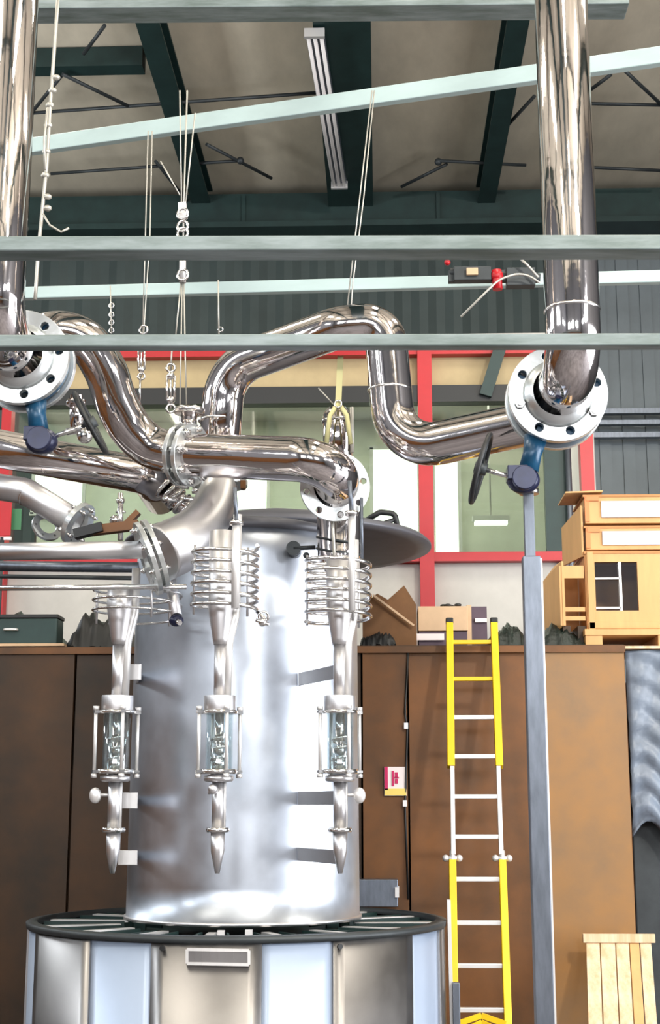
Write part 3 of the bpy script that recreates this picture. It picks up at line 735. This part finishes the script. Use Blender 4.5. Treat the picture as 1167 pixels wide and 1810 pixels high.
# mounting brackets between tank and left / right columns
for (x, y, w, h_) in ((238, 1188, 24, 28), (230, 1415, 27, 28), (226, 1516, 34, 25)):
    p = at(x, y, 7.62); s = S(1, x, y, 7.62)
    b = empty('bracket', p, {1188: 'upper pale bracket plate between left column and tank', 1415: 'middle pale bracket plate level with the white knob', 1516: 'lowest pale bracket plate beside the tip of the left column'}[y], 'bracket', 'bracket plates of the left column')
    MB().box(p, (w*s, .012, h_*s)).build('plate', 'alu', b, bevel=.002)
    pe = Vector((tx-math.sqrt(max(0, TR**2-(8.05-BY)**2))+.01, 8.05, p.z))
    MB().bar(p+Vector((w*s*.4, .0, 0)), pe+Vector((.0, 0, 0)), .012, h_*s*.6, up=Vector((0, 0, 1))).build('arm', 'matte', b)
for (x, y) in ((560, 1187), (560, 1410), (572, 1515)):
    p0 = at(596, y, 7.28); s = S(1, x, y, 7.4)
    b = empty('bracket', at(x, y, 7.5), {1187: 'upper dull bracket strap linking right column to the tank', 1410: 'middle dull bracket strap behind the right column', 1515: 'lowest dark bracket strap at the tip of the right column'}[y], 'bracket', 'bracket straps of the right column')
    x1_ = p0.x-.22; ys = BY-math.sqrt(TR**2-(x1_-tx)**2)
    MB().bar(p0, Vector((x1_, ys-.004, p0.z)), .012, 24*s).build('strap', 'bare', b, bevel=.002)

# ================================================================== POST under right valve
PY = 7.0
ptx = at(942, 1100, PY).x
post = empty('support_post', (ptx, PY, 0), 'tall grey steel prop post standing under the right valve', 'post')
s = S(1, 942, 1100, PY)
z_ = at(940, 985, PY).z
k = MB(); k.box((ptx, PY, z_/2), (31*s, 31*s, z_)); k.build('lower_tube', 'galv', post, bevel=.004)
MB().box((ptx+17*s, PY-6*s, z_/2), (3*s, 14*s, z_-.02)).build('edge_highlight', 'alu', post)  # bright strip modelled for the highlight along the post's right edge
MB().box((ptx-.004, PY, (z_+at(936, 872, PY).z)/2), (18*s, 18*s, at(936, 872, PY).z-z_)).build('upper_tube', 'galv', post, bevel=.003)
k = MB(); k.cyl((ptx, PY, at(936, 872, PY).z-.005), (ptx, PY, at(936, 864, PY).z), .05, seg=16); k.sphere((ptx-.01, PY, at(936, 862, PY).z), .025); k.build('cradle', 'chrome2', post)
MB().box((ptx, PY, .01), (.25, .25, .02)).build('foot_plate', 'galv', post)

# ================================================================== LADDER
lt = Vector((at(834, 1100, 10.45).x, 10.45, at(834, 1100, 10.45).z)); lb_ = at(851, 1810, 9.35)
dl = (lb_-lt).normalized(); Lf = (0-lt.z)/dl.z; lfoot = lt+dl*Lf
lad = empty('extension_ladder', lfoot, 'tall yellow ladder leaning on the rusty bin', 'ladder')
def LP(py, side):
    # point on the ladder plane at photo height py, side offset in metres
    px = 834+(py-1100)*17/710.
    d = RM @ Vector(((px - W/2)/F, (Hh/2 - py)/F, -1.0)); nrm = Vector((0, -dl.z, dl.y)) if True else None
    nrm = Vector((1, 0, 0)).cross(dl); t = (lt-CAMP).dot(nrm)/d.dot(nrm); p = CAMP+d*t
    return Vector((p.x+side, p.y, p.z))
hwT, hwM, hwB = .164, .160, .166
fwd = Vector((1, 0, 0)).cross(dl).normalized()
if fwd.y > 0: fwd = -fwd
for sd in (-1, 1):
    MB().bar(LP(1103, sd*hwT), LP(1356, sd*hwT*1.02), .06, .052, up=Vector((1, 0, 0))).build('upper_rail', 'yellow', lad, bevel=.004)
    MB().bar(LP(1350, sd*hwM), LP(1512, sd*hwM*1.0), .045, .03, up=Vector((1, 0, 0))).build('middle_rail', 'alu', lad, bevel=.003)
    MB().bar(LP(1522, sd*hwB), LP(1810, sd*hwB*1.0)+dl*1.0, .07, .048, up=Vector((1, 0, 0))).build('lower_rail', 'yellow', lad, bevel=.004)
    MB().box(LP(1098, sd*hwT), (.055, .06, .05)).build('end_cap', 'black', lad, bevel=.008)
    k = MB(); p = LP(1517, sd*hwB); k.cyl(p-Vector((.045, 0, 0)), p+Vector((.045, 0, 0)), .016, seg=10)
    for e in (-.045, .045): k.sphere(p+Vector((e, 0, 0)), .024)
    k.cyl(p+dl*-.05, p+dl*.05, .02, seg=10)
    k.build('hinge_joint', 'alu', lad)
for i, py in enumerate((1135, 1200, 1268, 1337, 1408, 1479, 1554, 1631, 1707, 1785)):
    MB().bar(LP(py, -hwT+.01), LP(py, hwT-.01), .035, .03).build('rung', 'yellow' if i < 2 else 'alu', lad, bevel=.004)
for sd in (-1, 1):
    MB().bar(LP(1812, sd*.15)+fwd*.03, LP(1797, 0)+fwd*.03, .01, .035).build('brace', 'yellow', lad)
    MB().bar(LP(1828, sd*.15)+fwd*.03, LP(1808, 0)+fwd*.03, .01, .025).build('brace', 'yellow', lad)

# ================================================================== PALLET leaning, bottom right
pt_, pb_ = at(1092, 1652, 10.4), at(1100, 1810, 9.95)
dp_ = (pb_-pt_).normalized(); pf = pt_+dp_*((0-pt_.z)/dp_.z)
pal = empty('pallet', pf, 'pale pine pallet of upright boards leaning at the bottom right', 'pallet')
s = S(1, 1092, 1652, 10.4)
MB().bar(pt_+Vector((-63*s, -.05, -.02)), pt_+Vector((63*s, -.05, -.02)), .03, .06).build('top_batten', 'pine', pal, bevel=.003)
xs = ((-57, -33), (-32, -6), (-5, 18), (19, 36), (37, 57))
for i, (a, b) in enumerate(xs):
    cxx = (a+b)/2*s; w = (b-a)*s*.96
    p = pt_+Vector((cxx, -.02, -.03)); q = Vector((pf.x+cxx*1.02, pf.y-.02, 0.02))
    MB().bar(p, q, .022, w, up=Vector((1, 0, 0))).build('board', ('pine', 'pine', 'pine', 'wood', 'pine')[i], pal, bevel=.002)
for t in (.5, .98):
    p = pt_+(pf-pt_)*t; MB().bar(p+Vector((-60*s, .04, .05)), p+Vector((60*s, .04, .05)), .06, .09).build('stringer', 'pine', pal)

# ================================================================== GOODS ON THE BIN TOP
GY = SY+.35
zg = zs+.006
s = S(1, 1090, 1050, GY)
def gx(px, Y=GY): return at(px, 1080, Y).x
def gz(py, Y=GY): return at(900, py, Y).z
shp = gz(1141)-zg     # small offset between drawn and real shelf height
def Zg(py): return max(zg, gz(py)-shp) if py > 1130 else gz(py)-shp
# pallet under crate
cp_ = empty('pallet', (gx(1110), GY+.3, zg), 'light wooden pallet carrying the plywood crate on the rusty bin', 'pallet')
xa, xb = gx(1031), gx(1031)+1.2
zA, zB, zC, zD = zg, zg+.022, Zg(1117), Zg(1106)
k = MB(); k.box(((xa+xb)/2, GY+.35, (zC+zD)/2), (xb-xa, .8, zD-zC)); k.build('deck', 'wood', cp_, bevel=.003)
MB().box(((xa+xb)/2, GY+.35, zg+.011), (xb-xa, .8, .022)).build('bottom_board', 'pine', cp_)
for xx in (gx(1047), gx(1047)+.55, gx(1047)+1.08): MB().box((xx, GY+.35, (zB+zC)/2), (.13 if xx < gx(1060) else .12, .78, zC-zB)).build('block', 'wood', cp_, bevel=.003)
# crate with an opening
cr = empty('plywood_crate', (gx(1110), GY+.35, Zg(1106)), 'tall plywood crate with a square window, standing on a pallet', 'crate')
x0, x1 = gx(1040), gx(1040)+1.02; y0, y1 = GY+.03, GY+.62
z0, z1 = Zg(1105), Zg(968)
wx0, wx1, wz0, wz1 = gx(1055), gx(1131), Zg(1072), Zg(986)
k = MB(); th = .02
k.box(((x0+wx0)/2, y0, (z0+z1)/2), (wx0-x0, th, z1-z0)); k.box(((wx1+x1)/2, y0, (z0+z1)/2), (x1-wx1, th, z1-z0))
k.box(((wx0+wx1)/2, y0, (z0+wz0)/2), (wx1-wx0, th, wz0-z0)); k.box(((wx0+wx1)/2, y0, (wz1+z1)/2), (wx1-wx0, th, z1-wz1))
k.build('front_panel', 'wood', cr)
k = MB(); k.box((x0, (y0+y1)/2, (z0+z1)/2), (th, y1-y0, z1-z0)); k.box((x1, (y0+y1)/2, (z0+z1)/2), (th, y1-y0, z1-z0)); k.box(((x0+x1)/2, y1, (z0+z1)/2), (x1-x0, th, z1-z0)); k.box(((x0+x1)/2, (y0+y1)/2, z0+.01), (x1-x0, y1-y0, th)); k.box(((x0+x1)/2, (y0+y1)/2, z1-.005), (x1-x0+.03, y1-y0+.03, th))
k.build('carcass', 'woodd', cr)
k = MB(); k.box((gx(1040)+.03, y0-.015, (z0+z1)/2), (.045, .015, z1-z0)); k.box(((x0+x1)/2, y0-.015, z0+.03), (x1-x0, .015, .05)); k.build('batten', 'wood', cr, bevel=.002)
MB().box(((wx0+wx1)/2, y0+.02, (wz0+wz1)/2), (wx1-wx0, .006, wz1-wz0)).build('glass_pane', 'glassc', cr)
k = MB(); k.box((gx(1100), y0+.0, (wz0+wz1)/2), (.02, .02, wz1-wz0)); k.box((gx(1077), y0+.0, Zg(1015)), (gx(1100)-wx0, .02, .014)); k.box((gx(1077), y0, Zg(1067)), (gx(1100)-wx0, .02, .014)); k.build('window_bar', 'alu', cr)
# two labelled boxes on top
for i, (ya, yb_) in enumerate(((967, 921), (920, 866))):
    z0_, z1_ = Zg(ya)+.012, Zg(yb_)
    b = empty('wooden_box', (gx(1110), GY+.3, z0_), ('lower shallow wooden box with orange corner and grey label on the crate', 'topmost shallow wooden box with orange tape and grey label')[i], 'box', 'shallow labelled boxes on the crate')
    xs0 = gx(1040)+.01; w = 1.0
    MB().box((xs0+w/2, GY+.32, (z0_+z1_)/2), (w, .56, z1_-z0_-.004)).build('body', 'wood', b, bevel=.004)
    MB().box((xs0+w/2, GY+.33, z1_-.012), (w+.03, .6, .018)).build('lid', 'woodd', b)
    MB().box((gx(1108)+.15, GY+.03, (z0_+z1_)/2-.004), (.62, .008, (z1_-z0_)*.56)).build('grey_label', 'label', b)
    k = MB(); k.box((gx(1046), GY+.033, (z0_+z1_)/2), (.035, .01, z1_-z0_-.03)); k.box((gx(1056), GY+.03, z1_-.035), (.1, .012, .035)); k.build('orange_tape', 'orange', b)
# leaning side board on the crate's left + small shadowed box
k = MB(); k.poly([(gx(1016), GY+.5, Zg(975)), (gx(1038), GY+.05, Zg(975)), (gx(1038), GY+.05, Zg(885)), (gx(1016), GY+.5, Zg(905))], .015, (-1, 0, 0))
tag(k.build('plywood_sheet', 'wood'), 'thin plywood sheet upright against the left side of the crate stack', 'board')
k = MB(); k.poly([(gx(1008), GY+.02, Zg(864)), (gx(1075), GY+.02, Zg(862)), (gx(1075), GY+.5, Zg(862)), (gx(1008), GY+.5, Zg(864))], .012, (0, 0, 1))
tag(k.build('plywood_lid', 'wood'), 'thin plywood lid overhanging the top of the box stack', 'board')  # thin plywood lid over the box stack
# smaller crate
sc = empty('wooden_crate', (gx(1005), GY+.3, zg), 'small open-fronted wooden crate left of the tall plywood crate', 'crate')
xa, xm, xb = gx(975), gx(996), gx(1036); z0, z1 = Zg(1098), Zg(992)
k = MB(); k.poly([(xm, GY+.02, z0-.0), (xa, GY+.5, z0-.08), (xa, GY+.5, Zg(1003)), (xm-.03, GY+.25, Zg(985)), (xm, GY+.02, Zg(984))], .015, (1, 0, 0)); k.build('side_panel', 'wood', sc)
k = MB(); k.box(((xm+xb)/2, GY+.04, Zg(1003)), (xb-xm, .02, .1)); k.box(((xm+xb)/2, GY+.04, Zg(1069)), (xb-xm, .02, .035)); k.box(((xm+xb)/2, GY+.04, Zg(1085)), (xb-xm, .02, .035)); k.box((xm, GY+.04, (z0+z1)/2), (.04, .03, z1-z0)); k.build('front_slat', 'wood', sc, bevel=.002)
MB().box(((xm+xb)/2, GY+.4, (z0+z1)/2), (xb-xm, .02, z1-z0)).build('back_panel', 'woodd', sc)
k = MB()
for xx in (xm+.03, xb-.03): k.box((xx, GY+.2, (zg+z0)/2), (.06, .3, z0-zg))
k.build('skid', 'rustd', sc)

# cardboard
def box_open(name, label, pts, m, Y, dep, cat='box'):
    k = MB(); k.poly([(gx(a, Y), Y, max(zg, at(a, b, Y).z-(at(a, 1141, Y).z-zg))) for a, b in pts], dep, (0, 1, 0)); return tag(k.build(name, m), label, cat)
box_open('cardboard_box', 'torn dark brown cardboard box with a raised pointed flap', [(641, 1141), (736, 1141), (736, 1063), (715, 1029), (686, 1054), (667, 1043), (656, 1052), (641, 1075)], 'card', GY-.1, .3)
o = tag(MB().bar(at(660, 1052, GY-.14), at(732, 1106, GY-.14), .02, .016).build('timber_strip', 'card2'), 'thin pale batten slanting across the torn brown cardboard', 'batten')
b = empty('cardboard_box', (gx(785), GY, zg), 'pale cardboard box lying behind the ladder top', 'box')
box2 = MB(); box2.box(((gx(739)+gx(826))/2, GY+.15, (Zg(1065)+Zg(1108))/2), (gx(826)-gx(739), .4, Zg(1065)-Zg(1108))); box2.build('upper_body', 'card2', b, bevel=.004)
MB().box(((gx(739)+gx(826))/2, GY+.16, (zg+Zg(1109))/2), (gx(826)-gx(739)-.01, .38, Zg(1109)-zg)).build('lower_body', 'purple', b)
MB().box((gx(760), GY-.05, Zg(1119)), (gx(790)-gx(742), .02, .05)).build('white_flap', 'signw', b)
MB().box((gx(829), GY-.0, (Zg(1062)+zg)/2), (.035, .05, Zg(1062)-zg)).build('corner_strip', 'card2', b)
pb = empty('carton', (gx(848), GY, zg), 'mauve-grey carton beside the pale cardboard box', 'box')
MB().box((gx(848), GY+.2, (Zg(1062)+zg)/2), (gx(862)-gx(834), .25, Zg(1062)-zg)).build('body', 'purple', pb)
MB().box((gx(851), GY+.06, Zg(1087)), (.09, .02, .03)).build('label_strip', 'signw', pb)
k = MB()
for i in range(14): k.sphere((gx(random.uniform(772, 822)), GY+random.uniform(.0, .25), Zg(1063)+random.uniform(0, .012)), .018, 8, (1.6, 1, .8))
tag(k.build('scrap', 'black'), 'loose black scraps heaped on the pale cardboard box', 'scrap', kind='stuff')

def heap(name, label, px0, px1, ptop, m, Y, seed, cat='tarpaulin', dep=.5, amp=.22, prof=None):
    rnd = random.Random(seed); k = MB(); nx, ny = 26, 10; x0, x1 = gx(px0, Y), gx(px1, Y); hh = at(px0, ptop, Y).z-at(px0, 1141, Y).z
    ph = [rnd.uniform(0, 6) for _ in range(6)]
    V = []
    for j in range(ny+1):
        row = []
        for i in range(nx+1):
            u = i/nx; v = j/ny
            e = (math.sin(PI*u)**.45)*(math.sin(PI*min(1, v*1.0))**.5 if 0 < v < 1 else 0)
            q = 1-amp+amp*.5*(math.sin(u*7+ph[0]+v*3)+.6*math.sin(u*17+ph[1]-v*8)+.4*math.sin(v*13+ph[2]+u*29))
            if prof: q *= prof(u)
            row.append(k.bm.verts.new((x0+(x1-x0)*u, Y+dep*v, zg+max(0, hh*e*q)+rnd.uniform(0, .03))))
        V.append(row)
    for j in range(ny):
        for i in range(nx):
            f = k.bm.faces.new((V[j][i], V[j][i+1], V[j+1][i+1], V[j+1][i])); f.smooth = True
    return tag(k.build(name, m), label, cat)
heap('tarpaulin_heap', 'crumpled dark green tarpaulin between the ladder top and the grey post', 862, 935, 1085, 'tarpd', GY, 3)
heap('tarpaulin_heap', 'crumpled dark sheet under the small open wooden crate', 945, 1036, 1092, 'tarpd', GY-.05, 5)
heap('tarpaulin_heap', 'long heap of dark green sheeting at the far left of the bin top', -80, 112, 1066, 'tarpd', GY-.05, 11, amp=.25)
heap('scrap_heap', 'dark scrap pile behind the left hanging column', 118, 232, 1050, 'black', GY-.15, 15, 'scrap', amp=.3)
heap('sheet_heap', 'dark crumpled sheet at the foot of the torn cardboard box', 636, 700, 1112, 'black', GY-.22, 21, 'sheet', .15)
tc = empty('tool_case', (gx(60, GY-.25), GY-.3, zg), 'dark green tool case with pale handle at the far left end of the bin top', 'case')
MB().box((gx(50), GY-.22, zg+.12), (.62, .22, .2)).build('body', 'dgreen', tc, bevel=.012)
MB().box((gx(50), GY-.22, zg+.235), (.63, .23, .03)).build('lid', 'black', tc, bevel=.006)
k = MB(); k.tube(fillet([(gx(30), GY-.34, zg+.13), (gx(30), GY-.37, zg+.13), (gx(52), GY-.37, zg+.13), (gx(52), GY-.34, zg+.13)], .02, 5), .009, seg=8); k.build('handle', 'alu', tc)
tag(MB().box((gx(40), SY+.02, zg+.012), (gx(128)-gx(-60), .1, .02)).build('plank', 'card2'), 'pale narrow plank along the left edge of the bin top', 'plank')
sp = empty('signboard', at(8, 915, 12.8), 'small red board with a white lower edge at the left edge of the photo', 'board')
MB().box(at(4, 915, 12.8), (.17, .02, .34)).build('red_face', 'red', sp); MB().box(at(4, 952, 12.8), (.17, .025, .03)).build('white_edge', 'signw', sp)
MB().box(at(28, 918, 12.9), (.1, .02, .2)).build('green_side', 'greenp', sp)
MB().cyl((at(4, 950, 12.8).x, 12.8, zs+.01), at(4, 950, 12.8), .02).build('stand', 'dgrey', sp)

# ================================================================== BEAMS AND RAILS
def steel_beam(label, pyl, pyr, h, dep, Y, m='beam', name='steel_beam', x0=-120, x1=1290, hollow=True, Yr=None, gp=None):
    pa_, pb2 = at(x0, pyl, Y), at(x1, pyr, Yr or Y)
    b = empty(name, (pa_+pb2)/2, label, 'beam', gp)
    k = MB(); k.bar(pa_+Vector((0, dep/2, 0)), pb2+Vector((0, dep/2, 0)), dep, h); k.build('box_section', m, b, bevel=.006)
    return b
g0 = 'near box beams crossing the picture'
b1 = steel_beam('upper of the two near grey box beams crossing the whole picture', 430, 427, S(28, 600, 430, 5), .11, 5.0, gp=g0)
b2 = steel_beam('lower of the two near grey box beams, crossing over the pipe arches', 602, 599, S(23, 600, 600, 5), .06, 5.0, gp=g0)
b3 = steel_beam('greenish overhead girder along the very top of the picture', -8, -18, .2, .2, 8.6, 'beam', 'overhead_girder', x0=-100, x1=1112)
steel_beam('pale painted rail slanting up to the right below the roof', 281, 78, .115, .06, 9.4, 'white', 'slanted_rail', Yr=7.95)
steel_beam('pale painted rail running level just above the left arch', 521, 484, .092, .06, 10.0, 'white', 'level_rail', Yr=9.55)

# valve clutter on level rail
rv = empty('shutoff_valve', at(878, 492, 9.5), 'small red-handled valve fixed on the level pale rail', 'valve')
k = MB(); k.cyl(at(878, 478, 9.4), at(880, 512, 9.4), .035, seg=12); k.sphere(at(879, 488, 9.4), .045); k.build('red_handle', 'red', rv)
k = MB(); k.cyl(at(795, 482, 9.45), at(955, 492, 9.45), .035, seg=12); k.box(at(835, 486, 9.42), (.26, .08, .1)); k.box(at(920, 492, 9.42), (.2, .09, .13)); k.box(at(868, 489, 9.45), (.6, .05, .085)); k.build('valve_train', 'dgrey', rv, bevel=.004)
MB().sphere(at(791, 464, 9.42), .022).build('red_cap', 'red', rv)
MB().box(at(835, 480, 9.36), (.08, .02, .05)).build('brass_plate', 'card2', rv)
wr_ = empty('loose_wire', at(815, 560, 9.3), 'stiff bare wire sticking out left below the red-handled valve', 'wire')
MB().tube(fillet([at(815, 560, 9.3), at(882, 494, 9.3), at(925, 480, 9.3), at(955, 500, 9.3)], .2, 6), .008, seg=6).build('strand', 'rope', wr_)
MB().tube([at(914, 452, 9.3), at(932, 468, 9.3), at(952, 490, 9.3)], .009, seg=6).build('strand', 'rope', wr_)

# ================================================================== HANGING CABLES
def wire(name, label, pts, r=.005, Y=8.0, m='rope', cat='cable', grp=None, extra=None):
    root = empty(name, at(pts[-1][0], pts[-1][1], Y), label, cat, grp)
    MB().tube([at(a, b, Y) for a, b in pts], r, seg=6).build('rope', m, root)
    if extra: extra(root)
    return root
def shackle(root, px, py, Y, r=.03, m='chrome2', name='shackle'):
    c = at(px, py, Y); MB().torus(c, (0.2, 1, 0), r, r*.28, 20, 6).build(name, m, root)
def turnbuckle(root, px, y0, y1, Y, w=.018):
    a, b = at(px, y0, Y), at(px, y1, Y)
    k = MB(); d = (b-a)
    for dx in (-w, w): k.cyl(a+d*.2+Vector((dx, 0, 0)), a+d*.8+Vector((dx, 0, 0)), w*.35, seg=8)
    for t in (.2, .8): k.sphere(a+d*t, w*1.1, 10)
    k.torus(a, (0, 1, 0), w*1.1, w*.35, 16, 6); k.torus(b, (0, 1, 0), w*1.1, w*.35, 16, 6)
    k.cyl(a, b, w*.3, seg=6)
    k.build('turnbuckle', 'chrome2', root)
def ex(root):
    for (x, y) in ((99, 137), (93, 160), (88, 186), (85, 222), (82, 268), (80, 310), (84, 348), (84, 368)):
        MB().sphere(at(x, y, 7.6), .02, 10, (1.3, 1, .9)).build('knot', 'rope', root)
    MB().tube([at(84, 190, 7.55), at(78, 250, 7.55), at(80, 300, 7.55)], .007, seg=6).build('rope_tail', 'rope', root)
    MB().tube([at(76, 378, 7.55), at(88, 398, 7.55), at(108, 410, 7.55), at(122, 403, 7.55)], .007, seg=6).build('rope_tail', 'rope', root)
wire('hoist_rope', 'knotted pale hoist rope hanging down beside the left riser', [(104, -30), (98, 60), (90, 170), (83, 290), (74, 380), (68, 440), (64, 500), (62, 530)], .011, 7.6, extra=ex, cat='rope')
wire('hanging_cable', 'thin cable, left one of the pair at left centre', [(262, 232), (257, 420), (252, 600)], .004, 8.0, grp='thin cables')
def ex2(root):
    turnbuckle(root, 250, 605, 665, 8.0, .018)
    MB().cyl(at(248, 665, 8.0), at(247, 716, 8.0), .006, seg=6).build('link', 'chrome2', root)
    shackle(root, 254, 583, 8.0, .025)
wire('hanging_cable', 'thin cable with a turnbuckle left of the capped stub, right one of its pair', [(269, 232), (265, 420), (254, 590), (250, 620)], .004, 8.0, grp='thin cables', extra=ex2)
def ex3(root):
    k = MB(); k.bar(at(322, 358, 7.8), at(324, 388, 7.8), .03, .05); k.build('pulley_block', 'alu', root, bevel=.006)
    for y in (378, 400, 412, 486): shackle(root, 323, y, 7.75, .032)
    MB().cyl(at(323, 450, 7.8), at(323, 500, 7.8), .02, seg=12).build('ferrule', 'alu', root)
    for a, b in (((318, 160), (321, 360)), ((345, 200), (328, 360)), ((284, 285), (318, 345)), ((320, 500), (310, 600)), ((325, 500), (330, 735)), ((322, 500), (318, 745))):
        MB().cyl(at(a[0], a[1], 7.8), at(b[0], b[1], 7.8), .0045, seg=6).build('rope_fall', 'rope', root)
wire('chain_hoist', 'bundle of hoist falls with bright pulley block above the level pipe', [(331, 160), (325, 360), (323, 500)], .005, 7.8, extra=ex3, cat='hoist')
def ex4(root):
    turnbuckle(root, 302, 650, 722, 7.9, .022)
wire('hanging_cable', 'cable carrying the longer bright turnbuckle next to the capped stub', [(305, 600), (302, 655)], .005, 7.9, grp='thin cables', extra=ex4)
def ex5(root):
    for y in (540, 556, 570, 584): shackle(root, 197, y, 8.3, .016, name='chain_link')
wire('hanging_chain', 'short fine chain hanging below the level rail over the left arch', [(195, 505), (197, 590)], .004, 8.3, extra=ex5, cat='chain')
wire('hanging_cable', 'single thin cable hanging below the level rail at centre', [(386, 495), (387, 600)], .005, 8.3, grp='thin cables', extra=lambda r: shackle(r, 390, 582, 8.3, .015))
wire('hanging_cable', 'left one of the long pair of cables over the arch crown', [(658, 160), (636, 350), (612, 560)], .004, 7.6, grp='thin cables')
wire('hanging_cable', 'right one of the long pair of cables over the arch crown', [(662, 160), (643, 350), (624, 500), (619, 565)], .004, 7.6, grp='thin cables')
sl = empty('lifting_sling', at(600, 790, 7.6), 'pale yellow lifting sling forking down onto the bronze stub pipe', 'sling')
MB().bar(at(602, 630, 7.6), at(598, 715, 7.6), .012, .034, up=Vector((1, 0, 0))).build('strap', 'ropey', sl)
for x in (577, 620): MB().tube([at(598, 712, 7.6), at((598+x)/2+(x-598)*.2, 735, 7.58), at(x, 785, 7.6)], .014, seg=8).build('strap_leg', 'ropey', sl)
shackle(sl, 598, 714, 7.58, .02)
MB().tube([at(563, 686, 7.6), at(590, 715, 7.6)], .004, seg=6).build('tag_line', 'rope', sl)

# ================================================================== LIGHT
w = bpy.data.worlds.new('world'); scene.world = w; w.use_nodes = True
w.node_tree.nodes['Background'].inputs[0].default_value = (0.75, 0.85, 1, 1); w.node_tree.nodes['Background'].inputs[1].default_value = .3
def area(name, loc, rot, sx, sy, e, col):
    l = bpy.data.lights.new(name, 'AREA'); l.shape = 'RECTANGLE'; l.size = sx; l.size_y = sy; l.energy = e; l.color = col
    o = bpy.data.objects.new(name, l); COL.objects.link(o); o.location = loc; o.rotation_euler = rot; return o
# daylight through the big side door on the right and unseen high windows, side ones tilted up to brighten the ceiling
area('door_daylight', (8.9, 4.6, 3.2), (0, PI/2, 0), 6.0, 6.6, 1500, (.93, .96, 1))
for Y in (-5.5, -.5): area('window_daylight', (8.9, Y, 7.8), (0, PI/2+.25, 0), 1.8, 3.2, 420, (.93, .96, 1))
for Y in (-4, 2, 8, 14): area('window_daylight', (-8.9, Y, 7.6), (0, -PI/2-.25, 0), 1.4, 3.2, 300, (.9, .96, 1))
for X in (-5.2, -1.2, 3.2): area('window_daylight', (X, -8.85, 6.6), (-PI/2-.15, 0, PI), 2.2, 2.4, 560, (.96, .98, 1))
for X in (-4.2, 1.2, 4.8):
    for Y in (-2.0, 3.5, 9.0): area('added_skylight', (X, Y, CEIL-.25), (0, 0, 0), .6, 2.6, 170, (1, .93, .8))  # small unseen ceiling lights added for highlights on the polished pipes
sk = area('added_skylight', (5.6, -1.5, 9.6), (0, 0, 0), .7, .7, 900, (1, .96, .88))  # unseen light added and aimed to throw the ladder's shadow
sk.rotation_euler = (Vector((1.5, 10.3, 1.5))-sk.location).to_track_quat('-Z', 'Y').to_euler()
area('office_lamp', ((ox(-60)+ox(1046))/2, 15.1, rz1+.15), (0, 0, 0), 6, 1.5, 140, (1, 1, .92))
# frames round the openings
k = MB()
for y in (1.2, 8.0): k.box((8.93, y, 3.1), (.1, .12, 6.2))
k.box((8.93, 4.6, 6.3), (.1, 6.9, .12)); structure(k.build('door_1', 'dgrey'))

vs = scene.view_settings
vs.view_transform = 'Standard'; vs.look = 'None'; vs.exposure = -0.12; vs.gamma = 1; vs.use_curve_mapping = False
scene.cycles.max_bounces = 8; scene.cycles.glossy_bounces = 5; scene.cycles.use_denoising = True
scene.cycles.caustics_reflective = False; scene.cycles.sample_clamp_indirect = 6
